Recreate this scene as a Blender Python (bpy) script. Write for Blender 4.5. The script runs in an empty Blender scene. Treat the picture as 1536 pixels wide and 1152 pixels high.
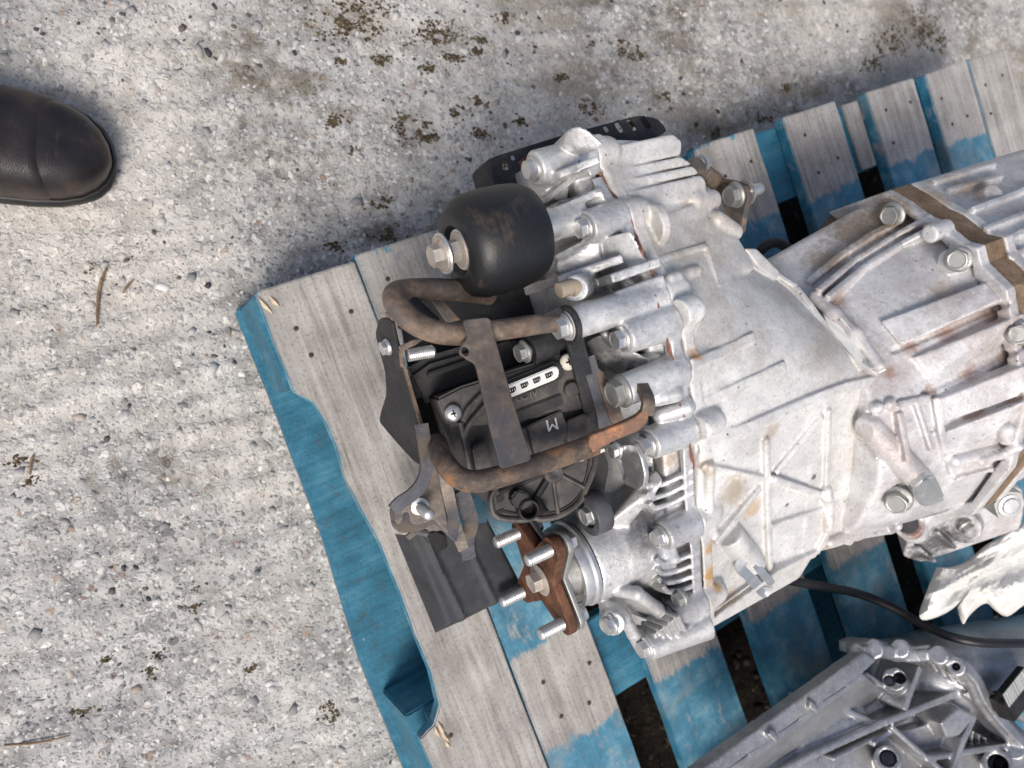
import bpy, bmesh, math, random
import numpy as np
from mathutils import Vector, Matrix, Quaternion

SC = bpy.context.scene
COL = SC.collection
random.seed(7)
RNG = np.random.default_rng(7)

# ------------------------------------------------------------------ camera
CAM_H = 0.92
F_PX = 1240.0
NADIR = (200.0, 640.0)          # picture point (1536x1152) straight below the lens
_n = np.array([NADIR[0]-768, -(NADIR[1]-576), -F_PX]); _n /= np.linalg.norm(_n)
_Z = -_n
_X = np.array([1.0, 0, 0]) - _Z*_Z[0]; _X /= np.linalg.norm(_X)
_Y = np.cross(_Z, _X)
CR = np.array([_X, _Y, _Z])     # camera axes -> world
CP = np.array([0.0, 0.0, CAM_H])
cam = bpy.data.cameras.new('camera')
cam.sensor_fit = 'HORIZONTAL'; cam.sensor_width = 36.0
cam.lens = 36.0*F_PX/1536.0
cam.clip_start = 0.02; cam.clip_end = 200.0
camo = bpy.data.objects.new('camera', cam); COL.objects.link(camo)
camo.matrix_world = Matrix.Translation(CP) @ Matrix(CR.tolist()).to_4x4()
SC.camera = camo
cam.dof.use_dof = True
cam.dof.focus_distance = 0.62
cam.dof.aperture_fstop = 9.0

# ------------------------------------------------------------------ light
SUN_AZ = math.radians(-118)     # direction the light comes from (world, ccw from +X)
SUN_EL = math.radians(52)
wd = bpy.data.worlds.new('World'); SC.world = wd; wd.use_nodes = True
nt = wd.node_tree
sky = nt.nodes.new('ShaderNodeTexSky'); sky.sky_type = 'NISHITA'; sky.sun_disc = False
sky.sun_elevation = SUN_EL
sky.sun_rotation = math.radians(90) - SUN_AZ
sky.air_density = 1.0; sky.dust_density = 5.0; sky.ozone_density = 1.0
nt.links.new(sky.outputs[0], nt.nodes['Background'].inputs[0])
nt.nodes['Background'].inputs[1].default_value = 0.085
sl = bpy.data.lights.new('sun', 'SUN'); sl.energy = 1.5; sl.angle = math.radians(22)
sl.color = (1.0, 0.965, 0.92)
so = bpy.data.objects.new('sun', sl); COL.objects.link(so)
_d = Vector((math.cos(SUN_AZ)*math.cos(SUN_EL), math.sin(SUN_AZ)*math.cos(SUN_EL), math.sin(SUN_EL)))
so.rotation_euler = _d.to_track_quat('Z', 'Y').to_euler()
SC.view_settings.view_transform = 'Standard'
SC.view_settings.look = 'None'
SC.view_settings.gamma = 1.0
SC.view_settings.use_curve_mapping = False
SC.view_settings.exposure = 0.62
SC.cycles.max_bounces = 6; SC.cycles.diffuse_bounces = 3; SC.cycles.glossy_bounces = 3; SC.cycles.transmission_bounces = 2
SC.cycles.caustics_reflective = False; SC.cycles.caustics_refractive = False

# ------------------------------------------------------------------ point helpers
def ray(px, py):
    return CR @ np.array([px-768.0, -(py-576.0), -F_PX])
def W(px, py, z):
    d = ray(px, py); return CP + d*((z-CAM_H)/d[2])
GA = math.radians(19)           # axis of the gearbox lying on the pallet
GU = np.array([math.cos(GA), math.sin(GA), 0.0])
GV = np.array([-math.sin(GA), math.cos(GA), 0.0])
GZ = np.array([0, 0, 1.0])
def V(px, py, u):               # point of the cross plane at axial station u
    d = ray(px, py); return CP + d*((u-CP@GU)/(d@GU))
def RP(px, py, p0, n):          # point on a plane
    d = ray(px, py); n = np.asarray(n, float); return CP + d*(((np.asarray(p0)-CP)@n)/(d@n))
def G(u, v, z): return GU*u + GV*v + GZ*z
def uvz(w): w = np.asarray(w); return w@GU, w@GV, w[2]
def unit(a): a = np.asarray(a, float); return a/np.linalg.norm(a)

# ------------------------------------------------------------------ object helpers
def tag(o, label=None, cat=None, group=None, kind=None):
    if label: o['label'] = label
    if cat: o['category'] = cat
    if group: o['group'] = group
    if kind: o['kind'] = kind
    return o
def empty(name, loc, rz=0.0):
    o = bpy.data.objects.new(name, None); COL.objects.link(o)
    o.empty_display_size = 0.05
    o.location = loc; o.rotation_euler = (0, 0, rz); return o
def wmat(o):
    m = Matrix.LocRotScale(o.location, o.rotation_euler, o.scale)
    if o.parent: m = wmat(o.parent) @ m
    return m
def add(name, me, mat=None, parent=None, world=True, mw=None):
    """link a mesh; its vertices are world coordinates (or sit at matrix mw)"""
    if mat is not None and len(me.materials) == 0: me.materials.append(mat)
    o = bpy.data.objects.new(name, me); COL.objects.link(o)
    m = mw if mw is not None else Matrix.Identity(4)
    if parent is not None:
        o.parent = parent; m = wmat(parent).inverted() @ m
    o.matrix_local = m if parent is not None else m
    if parent is not None:
        l, r, s = m.decompose(); o.location = l; o.rotation_euler = r.to_euler(); o.scale = s
    return o
def mesh(name, vs, fs, smooth=True):
    me = bpy.data.meshes.new(name); me.from_pydata([tuple(v) for v in vs], [], fs)
    if smooth: me.shade_smooth()
    me.update(); return me
def recentre(o):
    """move a mesh object's origin to the middle of its bottom, geometry stays"""
    me = o.data; n = len(me.vertices); a = np.empty(n*3); me.vertices.foreach_get('co', a); a = a.reshape(-1, 3)
    c = (a.min(0)+a.max(0))/2; c[2] = a[:, 2].min(); a -= c
    me.vertices.foreach_set('co', a.ravel()); me.update()
    o.location = Vector(o.location) + Vector(c); return o
def bm_mesh(name, bm, smooth=False, angle=None):
    bmesh.ops.recalc_face_normals(bm, faces=bm.faces)
    me = bpy.data.meshes.new(name); bm.to_mesh(me); bm.free()
    if smooth: me.shade_smooth()
    if angle is not None: me.shade_smooth(); me.set_sharp_from_angle(angle=math.radians(angle))
    return me
def frame(axis, up=(0, 0, 1)):
    a = unit(axis); up = np.asarray(up, float)
    if abs(a@unit(up)) > 0.98: up = np.array([1.0, 0, 0])
    x = unit(np.cross(up, a)); y = np.cross(a, x)
    return x, y, a
def mat_at(p, axis, up=(0, 0, 1), roll=0.0):
    x, y, a = frame(axis, up)
    M = Matrix(np.array([x, y, a]).T.tolist()).to_4x4()
    return Matrix.Translation(Vector(p)) @ M @ Matrix.Rotation(roll, 4, 'Z')
def catmull(pts, n=8):
    P = np.array(pts, float)
    if len(P) < 3: return P
    Q = np.vstack([2*P[0]-P[1], P, 2*P[-1]-P[-2]]); out = []
    for i in range(1, len(Q)-2):
        a, b, c, d = Q[i-1:i+3]
        for k in range(n):
            t = k/n
            out.append(.5*((2*b)+(c-a)*t+(2*a-5*b+4*c-d)*t*t+(3*b-a-3*c+d)*t**3))
    out.append(Q[-2]); return np.array(out)
def sweep(pts, rad, seg=14, prof=None, cap=True, up=None):
    """tube (or given 2d profile) along a polyline; rad number or list"""
    P = np.array(pts, float); n = len(P); rr = np.broadcast_to(np.asarray(rad, float), (n,))
    T = np.gradient(P, axis=0); T /= np.linalg.norm(T, axis=1)[:, None]
    if prof is None:
        th = np.linspace(0, 2*np.pi, seg, endpoint=False); prof = np.c_[np.cos(th), np.sin(th)]
    prof = np.asarray(prof, float); m = len(prof)
    x, y, _ = frame(T[0], (0, 0, 1) if up is None else up); vs = []
    for i in range(n):
        if up is not None: x, y, _ = frame(T[i], up)
        else:
            x = unit(x - T[i]*(x@T[i])); y = np.cross(T[i], x)
        vs.extend(P[i] + rr[i]*(prof[:, :1]*x + prof[:, 1:]*y))
    fs = [(i*m+j, i*m+(j+1) % m, (i+1)*m+(j+1) % m, (i+1)*m+j) for i in range(n-1) for j in range(m)]
    if cap: fs += [tuple(range(m-1, -1, -1)), tuple((n-1)*m+j for j in range(m))]
    return vs, fs
def tube_mesh(name, pts, rad, seg=14, n=8, prof=None, up=None, angle=40):
    P = catmull(pts, n) if n > 1 else np.array(pts)
    if not np.isscalar(rad):
        rad = np.interp(np.linspace(0, len(rad)-1, len(P)), range(len(rad)), rad)
    vs, fs = sweep(P, rad, seg, prof, up=up)
    me = mesh(name, vs, fs); me.set_sharp_from_angle(angle=math.radians(angle)); return me
def lathe_mesh(name, prof, seg=32, angle=35):
    """prof: (radius, height) pairs along local z"""
    vs = []; fs = []; m = len(prof)
    for j in range(seg):
        t = 2*math.pi*j/seg
        for r, h in prof: vs.append((r*math.cos(t), r*math.sin(t), h))
    for j in range(seg):
        for i in range(m-1):
            a = j*m+i; b = ((j+1) % seg)*m+i
            fs.append((a, b, b+1, a+1))
    bm = bmesh.new(); me = mesh(name, vs, fs); bm.from_mesh(me); bpy.data.meshes.remove(me)
    bmesh.ops.remove_doubles(bm, verts=bm.verts, dist=1e-7)
    if prof[0] != prof[-1]: bmesh.ops.holes_fill(bm, edges=[e for e in bm.edges if e.is_boundary], sides=0)
    return bm_mesh(name, bm, angle=angle)
def plate_mesh(name, loops, thick, bevel=0.0006, res=2):
    """loops: lists of world points on one plane, the first is the outline, the others holes; sheet centred on it"""
    L = [np.array(l, float) for l in loops]
    c = L[0].mean(0)
    nrm = np.zeros(3)
    for i in range(len(L[0])): nrm += np.cross(L[0][i]-c, L[0][(i+1) % len(L[0])]-c)
    x, y, a = frame(nrm)
    cu = bpy.data.curves.new(name, 'CURVE'); cu.dimensions = '2D'; cu.fill_mode = 'BOTH'
    cu.extrude = max(thick/2-bevel, 1e-5); cu.bevel_depth = bevel; cu.bevel_resolution = res; cu.offset = -bevel
    for l in L:
        sp = cu.splines.new('POLY'); sp.points.add(len(l)-1); sp.use_cyclic_u = True
        for k, p in enumerate(l):
            d = p-c; sp.points[k].co = (d@x, d@y, 0, 1)
    o = bpy.data.objects.new(name, cu); COL.objects.link(o)
    me = bpy.data.meshes.new_from_object(o); bpy.data.objects.remove(o); bpy.data.curves.remove(cu)
    M = Matrix(np.array([x, y, a]).T.tolist()).to_4x4(); me.transform(Matrix.Translation(Vector(c)) @ M)
    me.name = name; me.materials.clear(); me.shade_smooth(); me.set_sharp_from_angle(angle=math.radians(45)); return me
def rnd_loop(pts, r, n=4, closed=True):
    """round the corners of a 3d polygon"""
    P = [np.array(p, float) for p in pts]; out = []; N = len(P)
    for i in range(N):
        if not closed and i in (0, N-1): out.append(P[i]); continue
        a, b, c = P[i-1], P[i], P[(i+1) % N]
        d1 = a-b; d2 = c-b; q = min(r, .45*np.linalg.norm(d1), .45*np.linalg.norm(d2))
        s = b+unit(d1)*q; e = b+unit(d2)*q
        for k in range(n+1):
            t = k/n; out.append((1-t)**2*s+2*t*(1-t)*b+t*t*e)
    return out
def disc_loop(c, n, r, k=14):
    x, y, _ = frame(n); return [c+r*(math.cos(2*math.pi*i/k)*x+math.sin(2*math.pi*i/k)*y) for i in range(k)]
def hull_mesh(name, pts, bevel=0.0, seg=2):
    bm = bmesh.new()
    for p in pts: bm.verts.new(tuple(p))
    r = bmesh.ops.convex_hull(bm, input=bm.verts)
    bmesh.ops.delete(bm, geom=list({g for g in r['geom_interior']+r['geom_unused'] if isinstance(g, bmesh.types.BMVert)}), context='VERTS')
    bmesh.ops.dissolve_limit(bm, angle_limit=math.radians(2), verts=bm.verts, edges=bm.edges)
    if bevel: bmesh.ops.bevel(bm, geom=list(bm.edges), offset=bevel, segments=seg, affect='EDGES', clamp_overlap=True)
    return bm_mesh(name, bm, angle=40)
def box_mesh(name, c, ax, h, bevel=0.001, seg=2):
    ax = [unit(a) for a in ax]
    pts = [np.asarray(c)+sx*h[0]*ax[0]+sy*h[1]*ax[1]+sz*h[2]*ax[2] for sx in (-1, 1) for sy in (-1, 1) for sz in (-1, 1)]
    return hull_mesh(name, pts, bevel, seg)

# ------------------------------------------------------------------ material helpers
class NT:
    def __init__(s, name):
        s.m = bpy.data.materials.new(name); s.m.use_nodes = True; s.t = s.m.node_tree
        s.b = s.t.nodes['Principled BSDF']; s.out = s.t.nodes['Material Output']
        s.tc = s.t.nodes.new('ShaderNodeTexCoord')
    def node(s, ty, ins=None, **kw):
        n = s.t.nodes.new(ty)
        for k, v in kw.items(): setattr(n, k, v)
        for k, v in (ins or {}).items(): s.set(n.inputs[k], v)
        return n
    def set(s, sock, v):
        if isinstance(v, bpy.types.NodeSocket): s.t.links.new(v, sock)
        elif isinstance(v, (tuple, list)) and len(v) == 3 and sock.type == 'RGBA': sock.default_value = (*v, 1)
        else: sock.default_value = v
    def map(s, src='Object', scale=(1, 1, 1), rot=(0, 0, 0), loc=(0, 0, 0)):
        if isinstance(scale, (int, float)): scale = (scale,)*3
        v = s.tc.outputs[src] if isinstance(src, str) else src
        return s.node('ShaderNodeMapping', {'Vector': v, 'Scale': scale, 'Rotation': rot, 'Location': loc}).outputs[0]
    def noise(s, vec, scale, detail=4, rough=.55, dist=0.0):
        return s.node('ShaderNodeTexNoise', {'Vector': vec, 'Scale': scale, 'Detail': detail, 'Roughness': rough, 'Distortion': dist}).outputs[0]
    def vor(s, vec, scale, feature='F1', out='Distance', rand=1.0):
        return s.node('ShaderNodeTexVoronoi', {'Vector': vec, 'Scale': scale, 'Randomness': rand}, feature=feature).outputs[out]
    def ramp(s, f, *st):
        n = s.node('ShaderNodeValToRGB', {'Fac': f}); cr = n.color_ramp
        while len(cr.elements) < len(st): cr.elements.new(.5)
        for e, (p, c) in zip(cr.elements, st):
            e.position = p; e.color = (c, c, c, 1) if isinstance(c, (int, float)) else (*c, 1)
        return n.outputs[0]
    def mix(s, f, a, b, mode='MIX'):
        n = s.t.nodes.new('ShaderNodeMix'); n.data_type = 'RGBA'; n.blend_type = mode
        s.set(n.inputs[0], f); s.set(n.inputs[6], a); s.set(n.inputs[7], b); return n.outputs[2]
    def math(s, op, a, b=0.0, c=None, clamp=False):
        n = s.t.nodes.new('ShaderNodeMath'); n.operation = op; n.use_clamp = clamp
        s.set(n.inputs[0], a); s.set(n.inputs[1], b)
        if c is not None: s.set(n.inputs[2], c)
        return n.outputs[0]
    def sep(s, v): return s.node('ShaderNodeSeparateXYZ', {0: v}).outputs
    def attr(s, name, ty='OBJECT', out='Fac'):
        return s.node('ShaderNodeAttribute', attribute_name=name, attribute_type=ty).outputs[out]
    def bump(s, h, strength=.5, dist=.001, normal=None):
        n = s.node('ShaderNodeBump', {'Height': h, 'Strength': strength, 'Distance': dist})
        if normal is not None: s.set(n.inputs['Normal'], normal)
        return n.outputs[0]
    def done(s, color=None, rough=None, metal=None, normal=None, spec=None, **kw):
        for k, v in (('Base Color', color), ('Roughness', rough), ('Metallic', metal), ('Normal', normal), ('Specular IOR Level', spec)):
            if v is not None: s.set(s.b.inputs[k], v)
        for k, v in kw.items(): s.set(s.b.inputs[k.replace('_', ' ')], v)
        return s.m
def rubber(name='black_rubber', c=(.016, .016, .017), r=.62):
    m = NT(name); o = m.map('Object')
    return m.done(m.ramp(m.noise(o, 60, 4), (.35, c), (.75, tuple(min(1, x*2.2+.004) for x in c))), r, normal=m.bump(m.noise(o, 400, 3), .3, .0005))
RUBBER = rubber()
# ------------------------------------------------------------------ ground
def value_noise(x, y, cell, seed):
    r = np.random.default_rng(seed); T = r.random((256, 256))
    gx = x/cell; gy = y/cell; ix = np.floor(gx).astype(int); iy = np.floor(gy).astype(int)
    fx = gx-ix; fy = gy-iy; fx = fx*fx*(3-2*fx); fy = fy*fy*(3-2*fy)
    a = T[ix % 256, iy % 256]; b = T[(ix+1) % 256, iy % 256]; c = T[ix % 256, (iy+1) % 256]; d = T[(ix+1) % 256, (iy+1) % 256]
    return a+(b-a)*fx+(c-a)*fy+(a-b-c+d)*fx*fy
GR_A = math.radians(13)         # run of the brushed grooves
def ground_z(x, y):
    w = -x*math.sin(GR_A)+y*math.cos(GR_A)
    w2 = w + .012*(value_noise(x, y, .11, 3)-.5)+.006*(value_noise(x, y, .03, 4)-.5)
    amp = .3+.9*value_noise(x, y, .25, 9)
    g = (np.sin(w2*2*np.pi/.031)*.5+.5)**1.6
    z = .0023*amp*g + .0010*(value_noise(x, y, .010, 5)-.5)+.0010*(value_noise(x, y, .0055, 6)-.5)+.0012*(value_noise(x, y, .045, 8)-.5)
    return z-.0032
def axis_grid(a, b, step, far):
    inner = np.arange(a, b, step); k = step; lo = []; p = a
    while p > -far: k *= 1.35; p -= k; lo.append(p)
    k = step; hi = []; p = inner[-1]
    while p < far: k *= 1.35; p += k; hi.append(p)
    return np.array(lo[::-1]+inner.tolist()+hi)
def grid_mesh(name, X, Y, Z):
    ny, nx = X.shape; co = np.stack([X, Y, Z], -1).reshape(-1, 3)
    idx = np.arange(nx*ny).reshape(ny, nx)
    q = np.stack([idx[:-1, :-1], idx[:-1, 1:], idx[1:, 1:], idx[1:, :-1]], -1).reshape(-1, 4)
    return np_mesh(name, co, q)
def np_mesh(name, co, q):
    me = bpy.data.meshes.new(name); n = len(q); k = q.shape[1]
    me.vertices.add(len(co)); me.vertices.foreach_set('co', np.ascontiguousarray(co, np.float32).ravel())
    me.loops.add(n*k); me.loops.foreach_set('vertex_index', np.ascontiguousarray(q, np.int32).ravel())
    me.polygons.add(n); me.polygons.foreach_set('loop_start', np.arange(0, n*k, k, dtype=np.int32))
    me.update(calc_edges=True); me.shade_smooth(); return me

def concrete():
    m = NT('concrete'); o = m.map('Object')
    wob = m.node('ShaderNodeVectorMath', {0: o, 1: m.node('ShaderNodeVectorMath', {0: m.node('ShaderNodeTexNoise', {'Vector': o, 'Scale': 90.0, 'Detail': 2}).outputs['Color'], 'Scale': .012}, operation='SCALE').outputs[0]}, operation='ADD').outputs[0]
    base = m.ramp(m.noise(o, 26, 6, .65), (.30, (.19, .185, .18)), (.50, (.41, .405, .39)), (.74, (.64, .63, .605)))
    warm = m.noise(m.map('Object', 1, loc=(3, 1, 0)), 2.2, 3)
    base = m.mix(m.ramp(warm, (.45, 0), (.68, .45)), base, m.mix(1, base, (1.06, .99, .89), 'MULTIPLY'))
    # aggregate showing through the worn skin
    _vn = m.node('ShaderNodeTexVoronoi', {'Vector': wob, 'Scale': 105.0}); cellc = _vn.outputs['Color']; cd = _vn.outputs['Distance']
    r1 = m.sep(cellc)
    stone = m.ramp(r1[0], (.0, (.14, .14, .15)), (.18, (.25, .25, .255)), (.5, (.40, .395, .385)), (.8, (.56, .55, .53)), (1, (.70, .69, .67)))
    stone = m.mix(m.ramp(r1[1], (.93, 0), (.95, .8)), stone, (.30, .19, .12))
    smask = m.math('MULTIPLY', m.ramp(cd, (.36, 1), (.52, 0)), m.ramp(r1[2], (.38, 0), (.46, 1)))
    col = m.mix(m.math('MULTIPLY', smask, .88), base, stone)
    c2 = m.node('ShaderNodeTexVoronoi', {'Vector': wob, 'Scale': 230.0}); r2 = m.sep(c2.outputs['Color'])
    g = m.ramp(r2[0], (0, (.13, .13, .14)), (.3, (.33, .325, .32)), (.75, (.55, .54, .52)), (1, (.78, .77, .75)))
    gm = m.math('MULTIPLY', m.ramp(c2.outputs['Distance'], (.38, 1), (.55, 0)), m.ramp(r2[1], (.35, 0), (.45, .8)))
    col = m.mix(gm, col, g)
    # pits and grit
    pit = m.ramp(m.noise(o, 330, 3, .6), (.60, 0), (.69, 1))
    col = m.mix(m.math('MULTIPLY', pit, .7), col, (.10, .095, .085))
    # lichen / mud stains
    st = m.noise(m.map('Object', (1, 1.6, 1), rot=(0, 0, -GR_A)), 5.5, 5, .6)
    fine = m.noise(o, 70, 4, .6)
    P = m.sep(o); up = m.math('MULTIPLY_ADD', P[1], 1.0, m.math('MULTIPLY', P[0], .18))
    stm = m.ramp(m.math('ADD', m.math('ADD', st, m.math('MULTIPLY', fine, .45)), m.math('MULTIPLY', m.ramp(up, (.15, 0), (.62, 1)), .10)), (.80, 0), (.93, 1))
    col = m.mix(m.math('MULTIPLY', stm, .72), col, (.115, .090, .055))
    sn_ = m.math('MULTIPLY', m.math('SUBTRACT', m.noise(o, 28, 5, .7), .5), 2.0)
    for px_, py_, rd_, am_ in ((545, 25, .055, .75), (1350, 70, .11, .6), (1395, 35, .07, .65), (1060, 205, .06, .5), (620, 190, .04, .45), (950, 80, .05, .45), (880, 165, .05, .4), (690, 60, .05, .4), (1180, 150, .06, .45)):
        d_ = m.node('ShaderNodeVectorMath', {0: o, 1: tuple(W(px_, py_, 0))}, operation='DISTANCE').outputs['Value']
        col = m.mix(m.ramp(m.math('ADD', m.math('DIVIDE', d_, rd_), sn_), (.3, am_), (1.0, 0)), col, m.mix(.35, (.12, .092, .06), col))
    white = m.ramp(m.math('ADD', m.noise(m.map('Object', 1, loc=(7, 2, 0)), 9, 5, .6), m.math('MULTIPLY', fine, .2)), (.68, 0), (.80, .55))
    col = m.mix(white, col, (.74, .72, .68))
    sun_patch = m.ramp(m.math('ADD', m.noise(m.map('Object', 1, loc=(.9, .35, 0)), 2.6, 4, .6), m.math('MULTIPLY', fine, .12)), (.50, 0), (.66, .62))  # warm pale patch: sunlight painted into the concrete colour, broken up by noise
    col = m.mix(sun_patch, col, m.mix(.5, col, (.86, .80, .71)))
    h = m.math('ADD', m.math('MULTIPLY', smask, .5), m.math('SUBTRACT', m.math('MULTIPLY', gm, .4), m.math('MULTIPLY', pit, .7)))
    h = m.math('ADD', h, m.math('MULTIPLY', m.noise(o, 420, 3), .5))
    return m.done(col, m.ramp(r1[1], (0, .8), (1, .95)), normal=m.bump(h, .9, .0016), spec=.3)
CONC = concrete()
gx = axis_grid(-.42, 1.05, .0027, 6.0); gy = axis_grid(-.52, .72, .0027, 6.0)
GXX, GYY = np.meshgrid(gx, gy)
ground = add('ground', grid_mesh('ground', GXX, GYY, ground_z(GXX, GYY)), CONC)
tag(ground, 'worn grey concrete yard with brushed grooves and exposed aggregate', kind='structure')

# loose and half-bedded stones of the aggregate
def stone_field(name, n, box, rmin, rmax, sink, mat, seed, keep=None, flat=.55):
    r = np.random.default_rng(seed)
    x = r.uniform(box[0], box[1], n); y = r.uniform(box[2], box[3], n)
    if keep is not None:
        k = keep(x, y, r); x = x[k]; y = y[k]; n = len(x)
    s = rmin+(rmax-rmin)*r.random(n)**2.6
    bm = bmesh.new(); bmesh.ops.create_icosphere(bm, subdivisions=1, radius=1); 
    base = np.array([v.co[:] for v in bm.verts]); bm.faces.ensure_lookup_table(); tri = np.array([[v.index for v in f.verts] for f in bm.faces]); bm.free()
    nv = len(base)
    jit = 1+r.uniform(-.28, .22, (n, nv, 1)); th = r.uniform(0, 2*np.pi, n)
    B = base[None]*jit*np.stack([s*r.uniform(.8, 1.45, n), s*r.uniform(.65, 1.05, n), s*flat*r.uniform(.7, 1.2, n)], -1)[:, None]
    c, sn = np.cos(th)[:, None], np.sin(th)[:, None]
    X = B[..., 0]*c-B[..., 1]*sn; Y = B[..., 0]*sn+B[..., 1]*c
    z0 = ground_z(x, y)+(-sink+.25*r.random(n))*s*flat
    co = np.stack([X+x[:, None], Y+y[:, None], B[..., 2]+z0[:, None]], -1).reshape(-1, 3)
    f = (tri[None]+(np.arange(n)*nv)[:, None, None]).reshape(-1, 3)
    me = np_mesh(name, co, f)
    rv = np.repeat(r.random(n), nv); at = me.attributes.new('shade', 'FLOAT', 'POINT'); at.data.foreach_set('value', rv.astype(np.float32))
    return add(name, me, mat)
def stone_mat():
    m = NT('aggregate_stone'); a = m.attr('shade', 'GEOMETRY'); o = m.map('Object')
    c = m.ramp(a, (0, (.10, .10, .11)), (.12, (.22, .22, .23)), (.30, (.36, .35, .34)), (.62, (.50, .485, .46)), (.85, (.62, .60, .57)), (.93, (.34, .25, .19)), (.97, (.75, .74, .72)))
    c = m.mix(m.math('MULTIPLY', m.noise(o, 500, 3), .5), c, (.45, .44, .42))
    return m.done(c, .75, normal=m.bump(m.noise(o, 600, 3), .5, .0008), spec=.35)
STONE = stone_mat()
def clear_pallet(x, y, r): return np.ones(len(x), bool)
tag(stone_field('exposed_aggregate', 10500, (-.42, 1.0, -.5, .72), .0016, .0072, .70, STONE, 11, None, .42), 'small grey and tan stones bedded in the concrete', kind='stuff')
def dark_keep(x, y, r): return value_noise(x, y, .09, 21)+.4*value_noise(x, y, .03, 22) > .80
def grit_mat():
    m = NT('dark_grit'); a = m.attr('shade', 'GEOMETRY')
    return m.done(m.ramp(a, (0, (.035, .035, .042)), (.6, (.075, .07, .07)), (.85, (.13, .11, .09))), .7)
tag(stone_field('dark_grit', 2600, (-.42, 1.0, -.5, .72), .0012, .0046, .2, grit_mat(), 12, dark_keep, .6), 'dark loose grit scattered over the concrete', kind='stuff')
def soil_keep(x, y, r):
    s = (x-PO0[0])*math.cos(PA0)+(y-PO0[1])*math.sin(PA0); t = (x-PO0[0])*math.sin(PA0)-(y-PO0[1])*math.cos(PA0)
    return (s > .11) & (s < 1.13) & (t > .05) & (t < .95) & (value_noise(x, y, .05, 41) > .18)
PO0 = W(385, 437, .144); PA0 = math.radians(22.1)
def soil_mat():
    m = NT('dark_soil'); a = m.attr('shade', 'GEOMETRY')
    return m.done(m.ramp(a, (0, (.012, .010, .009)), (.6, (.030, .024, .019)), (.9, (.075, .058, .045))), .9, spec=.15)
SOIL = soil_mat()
_sx = np.arange(.10, 1.14, .006); _st = np.arange(.04, .90, .006); _S, _T = np.meshgrid(_sx, _st)
_X = PO0[0]+_S*math.cos(PA0)+_T*math.sin(PA0); _Y = PO0[1]+_S*math.sin(PA0)-_T*math.cos(PA0)
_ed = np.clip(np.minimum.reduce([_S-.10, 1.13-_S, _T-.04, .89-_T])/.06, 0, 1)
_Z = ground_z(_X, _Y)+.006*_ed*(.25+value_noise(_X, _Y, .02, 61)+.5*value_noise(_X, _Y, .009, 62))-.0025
_sm = NT('soil_shade'); _so = _sm.map('Object')  # near-black sheet: soil, with the shade of the board gaps painted in
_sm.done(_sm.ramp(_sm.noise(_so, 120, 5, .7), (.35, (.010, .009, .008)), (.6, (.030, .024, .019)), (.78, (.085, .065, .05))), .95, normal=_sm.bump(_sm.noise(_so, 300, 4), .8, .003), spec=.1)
tag(add('soil', grid_mesh('soil', _X, _Y, _Z), _sm.m), 'dark soil sheet under the pallet, also standing in for the shade there', kind='stuff')  # soil sheet that also paints in the shade of the board gaps
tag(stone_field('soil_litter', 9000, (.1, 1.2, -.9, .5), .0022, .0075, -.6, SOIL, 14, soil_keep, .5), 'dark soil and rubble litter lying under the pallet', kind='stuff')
def moss_mat():
    m = NT('moss'); a = m.attr('shade', 'GEOMETRY')
    return m.done(m.ramp(a, (0, (.040, .031, .020)), (.5, (.080, .061, .036)), (1, (.15, .115, .072))), .95, spec=.1)
def moss_field():
    r = np.random.default_rng(5); pts = []
    spots = [(545, 20, 40), (520, 40, 26), (650, 45, 22), (660, 55, 14), (615, 195, 16), (640, 190, 12), (680, 85, 12), (720, 62, 10), (760, 25, 9), (575, 90, 10), (645, 100, 9), (685, 175, 10), (720, 150, 10),
             (785, 180, 8), (845, 115, 7), (940, 75, 14), (960, 80, 12), (1340, 60, 34), (1380, 40, 40), (1400, 60, 25), (1310, 95, 18), (885, 160, 12), (580, 350, 12), (690, 165, 7), (500, 370, 9), (225, 1010, 10), (240, 985, 8), (120, 1070, 10), (265, 1040, 8), (375, 1005, 8),
             (130, 400, 6), (28, 690, 9), (45, 720, 7), (290, 910, 8), (300, 880, 7), (160, 990, 6), (1150, 175, 16), (1180, 130, 10), (1080, 200, 12), (380, 520, 7), (395, 560, 6), (500, 1075, 12), (490, 1060, 9)]
    rr = random.Random(3)
    for _ in range(34):
        px = rr.uniform(480, 1500); row = rr.randrange(7); py = 20+row*46-.20*(px-760)*.35+rr.uniform(-8, 8)
        if py < 360-.33*(px-480): spots.append((px, py, rr.uniform(3, 11)))
    for px, py, s in spots:
        w = W(px, py, 0); sc = s/1300.0
        if py > 380: s *= .4; sc *= .8
        k = int(14*s)
        a = r.normal(0, .6, (k, 2))*sc*[1.5, .8]
        ca, sa = math.cos(GR_A), math.sin(GR_A)
        pts.append(np.c_[w[0]+a[:, 0]*ca-a[:, 1]*sa, w[1]+a[:, 0]*sa+a[:, 1]*ca])
    pts = np.vstack(pts)
    keep = value_noise(pts[:, 0], pts[:, 1], .007, 77) > .42
    return pts[keep]
MP = moss_field()
_sf = stone_field
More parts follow.
